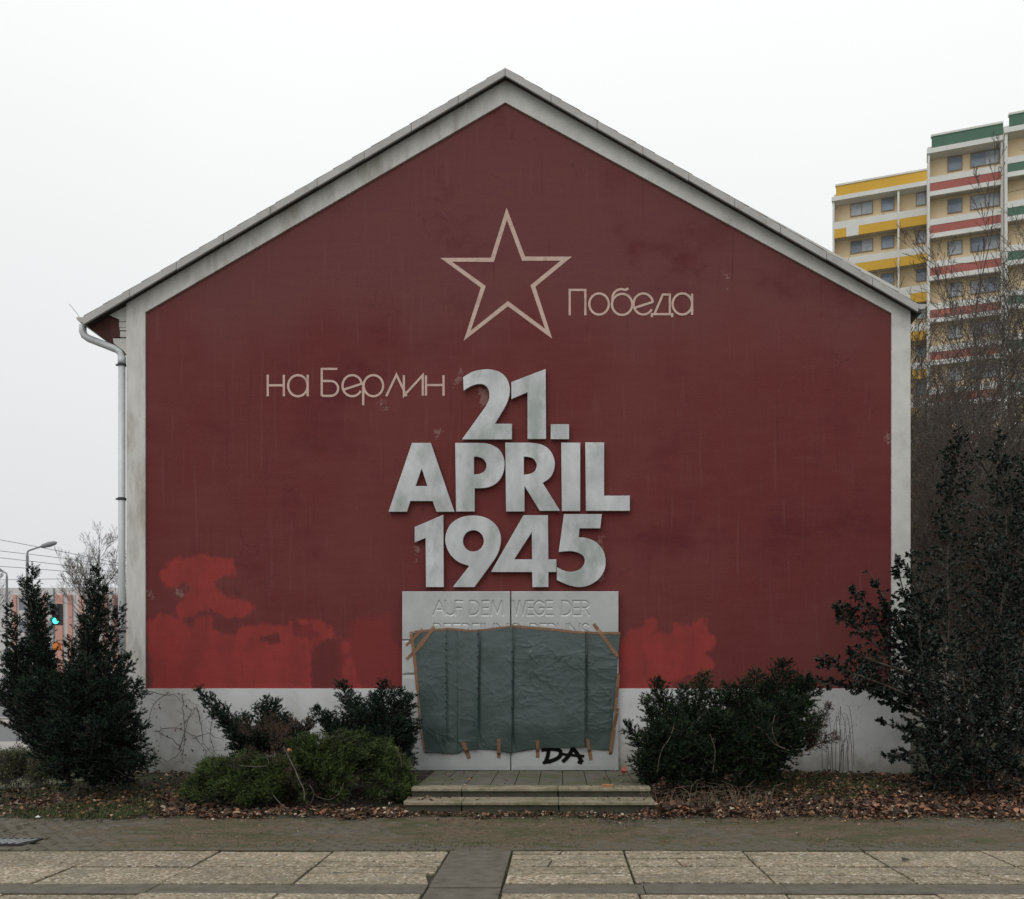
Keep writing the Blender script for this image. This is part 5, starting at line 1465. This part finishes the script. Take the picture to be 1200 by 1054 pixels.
for nm, d in (('seat', (-.35, .35, -.3, .3, .30, .48)), ('backrest', (.18, .38, -.3, .3, .485, 1.15)), ('armrest', (-.35, .175, -.32, -.22, .485, .75)), ('armrest', (-.35, .175, .22, .32, .485, .75)), ('base', (-.3, .3, -.25, .25, .0, .297))):
    b = MB(); b.box(*d); b.build(nm, M['brick_orange'], ch, local=True)
# flat-roofed outbuilding behind the house corner
lb = thing('flat_roofed_building', (13.5, 29, 0), 'low beige flat-roofed building behind the dark evergreen bush', 'building')
zt0 = P(0, 640, 28)[2]
b = MB(); b.box(8.5, 21, 28.05, 36, -.05, zt0-.28); b.build('wall', M['beige_wall'], lb)
b = MB(); b.box(8.3, 21.2, 27.8, 36.2, zt0-.279, zt0); b.build('flat_roof', M['grey_metal'], lb)
for x_ in (12.4, 15.2, 18.0):
    b = MB(); b.box(x_, x_+1.3, 27.99, 28.048, 1.3, 3.0); f_ = b.build('window', M['window_frame'], lb)
    b = MB(); b.box(x_+.07, x_+1.23, 27.97, 27.988, 1.37, 2.93); b.build('pane', M['glass'], f_)
# bare trees
def at(px, Y): return np.array(((px-CX)*Y/FPX, Y, -.02))
G_T = 'bare trees beyond the right corner'
KW = dict(levels=6, group=G_T, wander=.085)
bare_tree('bare_tree', at(1238, 20), 'dark bare tree at the right edge, its long boughs reaching over the flats', 13.2, 3, r0=.17, lean=(-.03, 0), spread=.85, kids=(9, 5, 4, 3, 2), trunk_frac=.15, lenf=.64, upw=.14, twig_r=.006, **KW)
bare_tree('bare_tree', at(1196, 24), 'thin bare tree whose single tip rises above the green-topped flats', 16.9, 12, r0=.055, lean=(-.07, 0), spread=.55, kids=(7, 3, 3, 2, 2), trunk_frac=.3, lenf=.42, upw=.3, twig_r=.007, **KW)
bare_tree('bare_tree', at(1120, 26), 'bare tree between the wall corner and the red-banded flats', 12.3, 21, r0=.09, spread=.62, kids=(9, 5, 4, 3, 2), trunk_frac=.12, lenf=.6, upw=.25, twig_r=.0066, m='bark_grey', **KW)
bare_tree('bare_tree', at(1092, 31), 'bare grey tree closest to the white wall corner', 12.8, 34, r0=.09, spread=.65, kids=(9, 5, 4, 3, 2), trunk_frac=.1, lenf=.6, upw=.2, twig_r=.0070, m='bark_grey', **KW)
bare_tree('bare_tree', at(1200, 30), 'dense bare grey tree behind the dark one at the right edge', 16.5, 41, r0=.11, spread=.65, kids=(9, 5, 4, 3, 2), trunk_frac=.1, lenf=.6, upw=.2, twig_r=.0070, m='bark_grey', **KW)
bare_tree('bare_tree', at(1158, 27), 'bare tree in the middle of the thicket before the red-banded flats', 13.9, 47, r0=.09, spread=.62, kids=(9, 5, 4, 3, 2), trunk_frac=.1, lenf=.6, upw=.25, twig_r=.0066, m='bark', **KW)
# thicket with some rusty leaves
tt, tips = bare_tree('rusty_shrub', at(1122, 19), 'brown twiggy shrub with rusty leaves above the evergreen bush', 6.6, 55, r0=.05, spread=.7, levels=6, kids=(8, 5, 4, 3, 2), trunk_frac=.05, lenf=.64, upw=.3, twig_r=.0045, m='bark', cat='shrub')
tp = np.array([q for q, _ in tips]); tp = tp[rng.uniform(size=len(tp)) < .10]; n = len(tp)
V, F = leaf_mesh(tp, rng.normal(size=(n, 3)), rng.normal(size=(n, 3)), rng.uniform(.05, .09, n), rng.uniform(.03, .05, n)); obj('foliage', V, F, M['rust_leaf'], tt, attrs={'var': np.repeat(rng.uniform(size=n), 7)})
SK = dict(spread=.7, levels=6, kids=(8, 4, 4, 3, 2), trunk_frac=.05, lenf=.64, upw=.3, cat='shrub')
bare_tree('bare_shrub', at(1088, 22), 'grey-brown leafless shrub close behind the house corner', 8.4, 61, r0=.05, twig_r=.0042, m='bark_grey', **SK)
bare_tree('bare_shrub', at(1175, 22), 'leafless dark shrub behind the top of the evergreen bush', 8.6, 67, r0=.06, twig_r=.0042, m='bark', **SK)
bare_tree('bare_shrub', at(1130, 21), 'leafless brown shrub above the middle of the evergreen bush', 8.0, 71, r0=.06, twig_r=.0042, m='twig_red', **SK)
bare_tree('bare_shrub', at(1215, 21), 'leafless shrub at the right edge below the long dark boughs', 8.6, 73, r0=.06, twig_r=.0042, m='bark', **SK)

# ------------------------------------------------------------------ BACKGROUND LEFT
bare_tree('bare_tree', at(113, 50), 'bare tree with fine twigs left of the downpipe', 10.3, 91, r0=.13, spread=.62, levels=6, kids=(9, 5, 4, 3, 2), trunk_frac=.22, lenf=.52, upw=.3, wander=.055, twig_r=.0065, m='bark_grey')
bare_tree('bare_tree', at(-22, 60), 'bare tree cut by the left picture edge', 10.8, 95, r0=.16, spread=.55, levels=6, kids=(7, 4, 4, 3, 2), trunk_frac=.25, lenf=.58, upw=.3, wander=.06, twig_r=.007, m='bark_grey')
# long white and red block across the road
FY = 120.
fb = thing('white_red_block', (P(70, 0, FY)[0], FY, 0), 'distant white housing block with red vertical strips behind the yew', 'building')
z1 = P(0, 689, FY)[2]
b = MB(); b.box(P(-60, 0, FY)[0], P(175, 0, FY)[0], FY, FY+11, -.05, z1); b.build('wall', M['far_white'], fb)
for c_, w_ in ((18, 4), (34, 5), (52, 4), (70, 8.5), (83, 5), (96, 5), (110, 5), (124, 5), (137, 7), (150, 6)):
    x_ = P(c_, 0, FY)[0]; w2 = w_*FY/FPX/2
    for k in range(4):
        b = MB(); b.box(x_-w2, x_+w2, FY-.25, FY-.004, .12+2.95*k, 2.95+2.95*k); b.build('red_panel', M['far_red'], fb)
for k in range(4):
    for i in range(12):
        c_ = 26+i*11.2
        if min(abs(c_-q) for q in (18, 34, 52, 70, 83, 96, 110, 124, 137, 150)) < 4.5: continue
        x_ = P(c_, 0, FY)[0]
        b = MB(); b.box(x_-.4, x_+.4, FY-.05, FY-.003, 1.2+2.9*k, 2.6+2.9*k); b.build('window', M['far_window'], fb)
# street lamps
def street_lamp(px, ytop, Y, arm_px, arm_py, label, head=.75, r=.065):
    q = at(px, Y); q[2] = 0
    t = thing('street_lamp', q, label, 'street lamp', 'street lamps left of the house')
    zt1 = P(px, ytop, Y)[2]
    a = P(arm_px, arm_py, Y)
    b = MB(); b.tube([q, q+np.array((0, 0, 1.2))], r*1.5, 8); b.tube([q+np.array((0, 0, 1.2)), (q[0], Y, zt1-.25)], r, 8); b.build('pole', M['grey_metal'], t)
    b = MB(); dirx = 1 if arm_px > px else -1
    b.tube(spline([(q[0], Y, zt1-.25), (q[0]+.03*dirx, Y, zt1-.06), (q[0]+.22*dirx, Y, zt1+.03), tuple(a)], 5), r*.62, 8); b.build('arm', M['grey_metal'], t)
    d = np.array(a)-np.array((q[0], Y, zt1)); d /= np.linalg.norm(d)
    b = MB(); b.tube([a-d*.05, a+d*.08, a+d*head*.5, a+d*head*.9, a+d*head], [.05, .10, .13, .09, .03], 10); b.build('lamp_head', M['grey_metal'], t)
street_lamp(32, 645, 45, 49, 640.5, 'curved-arm street lamp standing above the yew at left')
street_lamp(8, 671, 60, 2, 669, 'slim street lamp with short arm at the left picture edge', .35, .07)
# overhead wires
for (xa, ya, xb, yb, lab) in ((0, 634, 75, 648.5, 'uppermost thin overhead wire crossing the sky at left'), (0, 647, 75, 656, 'second overhead wire from the top at left'), (0, 655, 75, 664, 'third overhead wire from the top at left'), (0, 665, 75, 671, 'fourth overhead wire, just above the yew tips'), (0, 681, 75, 680, 'lowest overhead wire, almost level, passing behind the yew tips')):
    Y = 62.; k = (yb-ya)/(xb-xa)
    b = MB(); b.tube([P(x, ya+k*x - (x+60)*(160-x)*.00012, Y) for x in range(-60, 170, 20)], .016, 4)
    tag(b.build('overhead_wire', M['dark_metal']), lab, 'wire', 'overhead wires left of the house')
# traffic light
TYY = 26.
q = at(63.3, TYY)
tl = thing('traffic_light', q, 'traffic light showing green, seen between the yew tips', 'traffic light')
b = MB(); b.tube([q, (q[0], TYY, P(0, 690, TYY)[2])], .03, 8); b.build('pole', M['grey_metal'], tl)
x_ = P(68, 0, TYY)[0]
b = MB()
z0_, z1_ = P(0, 733, TYY)[2], P(0, 708, TYY)[2]
b.box(x_-.11, x_+.11, TYY-.12, TYY+.06, z0_, z1_); hs_ = b.build('housing', M['dark_metal'], tl)
M['lamp_off'] = mat('lamp_off', (.03, .02, .02), rough=.3, var=.1, bump=0)
M['lamp_green'] = emit('lamp_green', (.05, .85, .52), 3.0)
for i_, zz in enumerate((.82, .5, .20)):
    zc = z0_ + (z1_-z0_)*zz
    b = MB(); b.tube([(x_, TYY-.122, zc), (x_, TYY-.135, zc)], .082, 16); b.build('lens', M['lamp_green'] if i_ == 2 else M['lamp_off'], hs_)
    b = MB(); n = 9
    inn = [(x_+.092*math.cos(math.radians(-10+200*k/n)), zc+.092*math.sin(math.radians(-10+200*k/n))) for k in range(n+1)]
    out_ = [(x_+.100*math.cos(math.radians(-10+200*k/n)), zc+.100*math.sin(math.radians(-10+200*k/n))) for k in range(n, -1, -1)]
    b.prism(inn+out_, TYY-.26, TYY-.123); b.build('visor', M['dark_metal'], hs_)
b = MB(); zc = P(0, 758, TYY)[2]; xo = P(67.5, 0, TYY)[0]; b.box(xo-.075, xo+.075, TYY-.10, TYY+.05, zc-.11, zc+.11); b.tube([(xo, TYY-.101, zc), (xo, TYY-.12, zc)], .05, 12)
b.build('orange_box', M['orange'], tl)
# white-topped sign behind the yew
q = at(30, 30); t = thing('road_sign', q, 'pale flat sign plate on a thin post among the left yew tips', 'sign')
z_ = P(0, 684, 30)[2]
b = MB(); b.tube([q, (q[0], 30, z_)], .03, 8); b.build('post', M['grey_metal'], t)
b = MB(); b.box(P(26, 0, 30)[0], P(36.5, 0, 30)[0], 29.93, 29.965, z_-.08, z_+.07); b.build('sign_plate', M['far_white'], t)
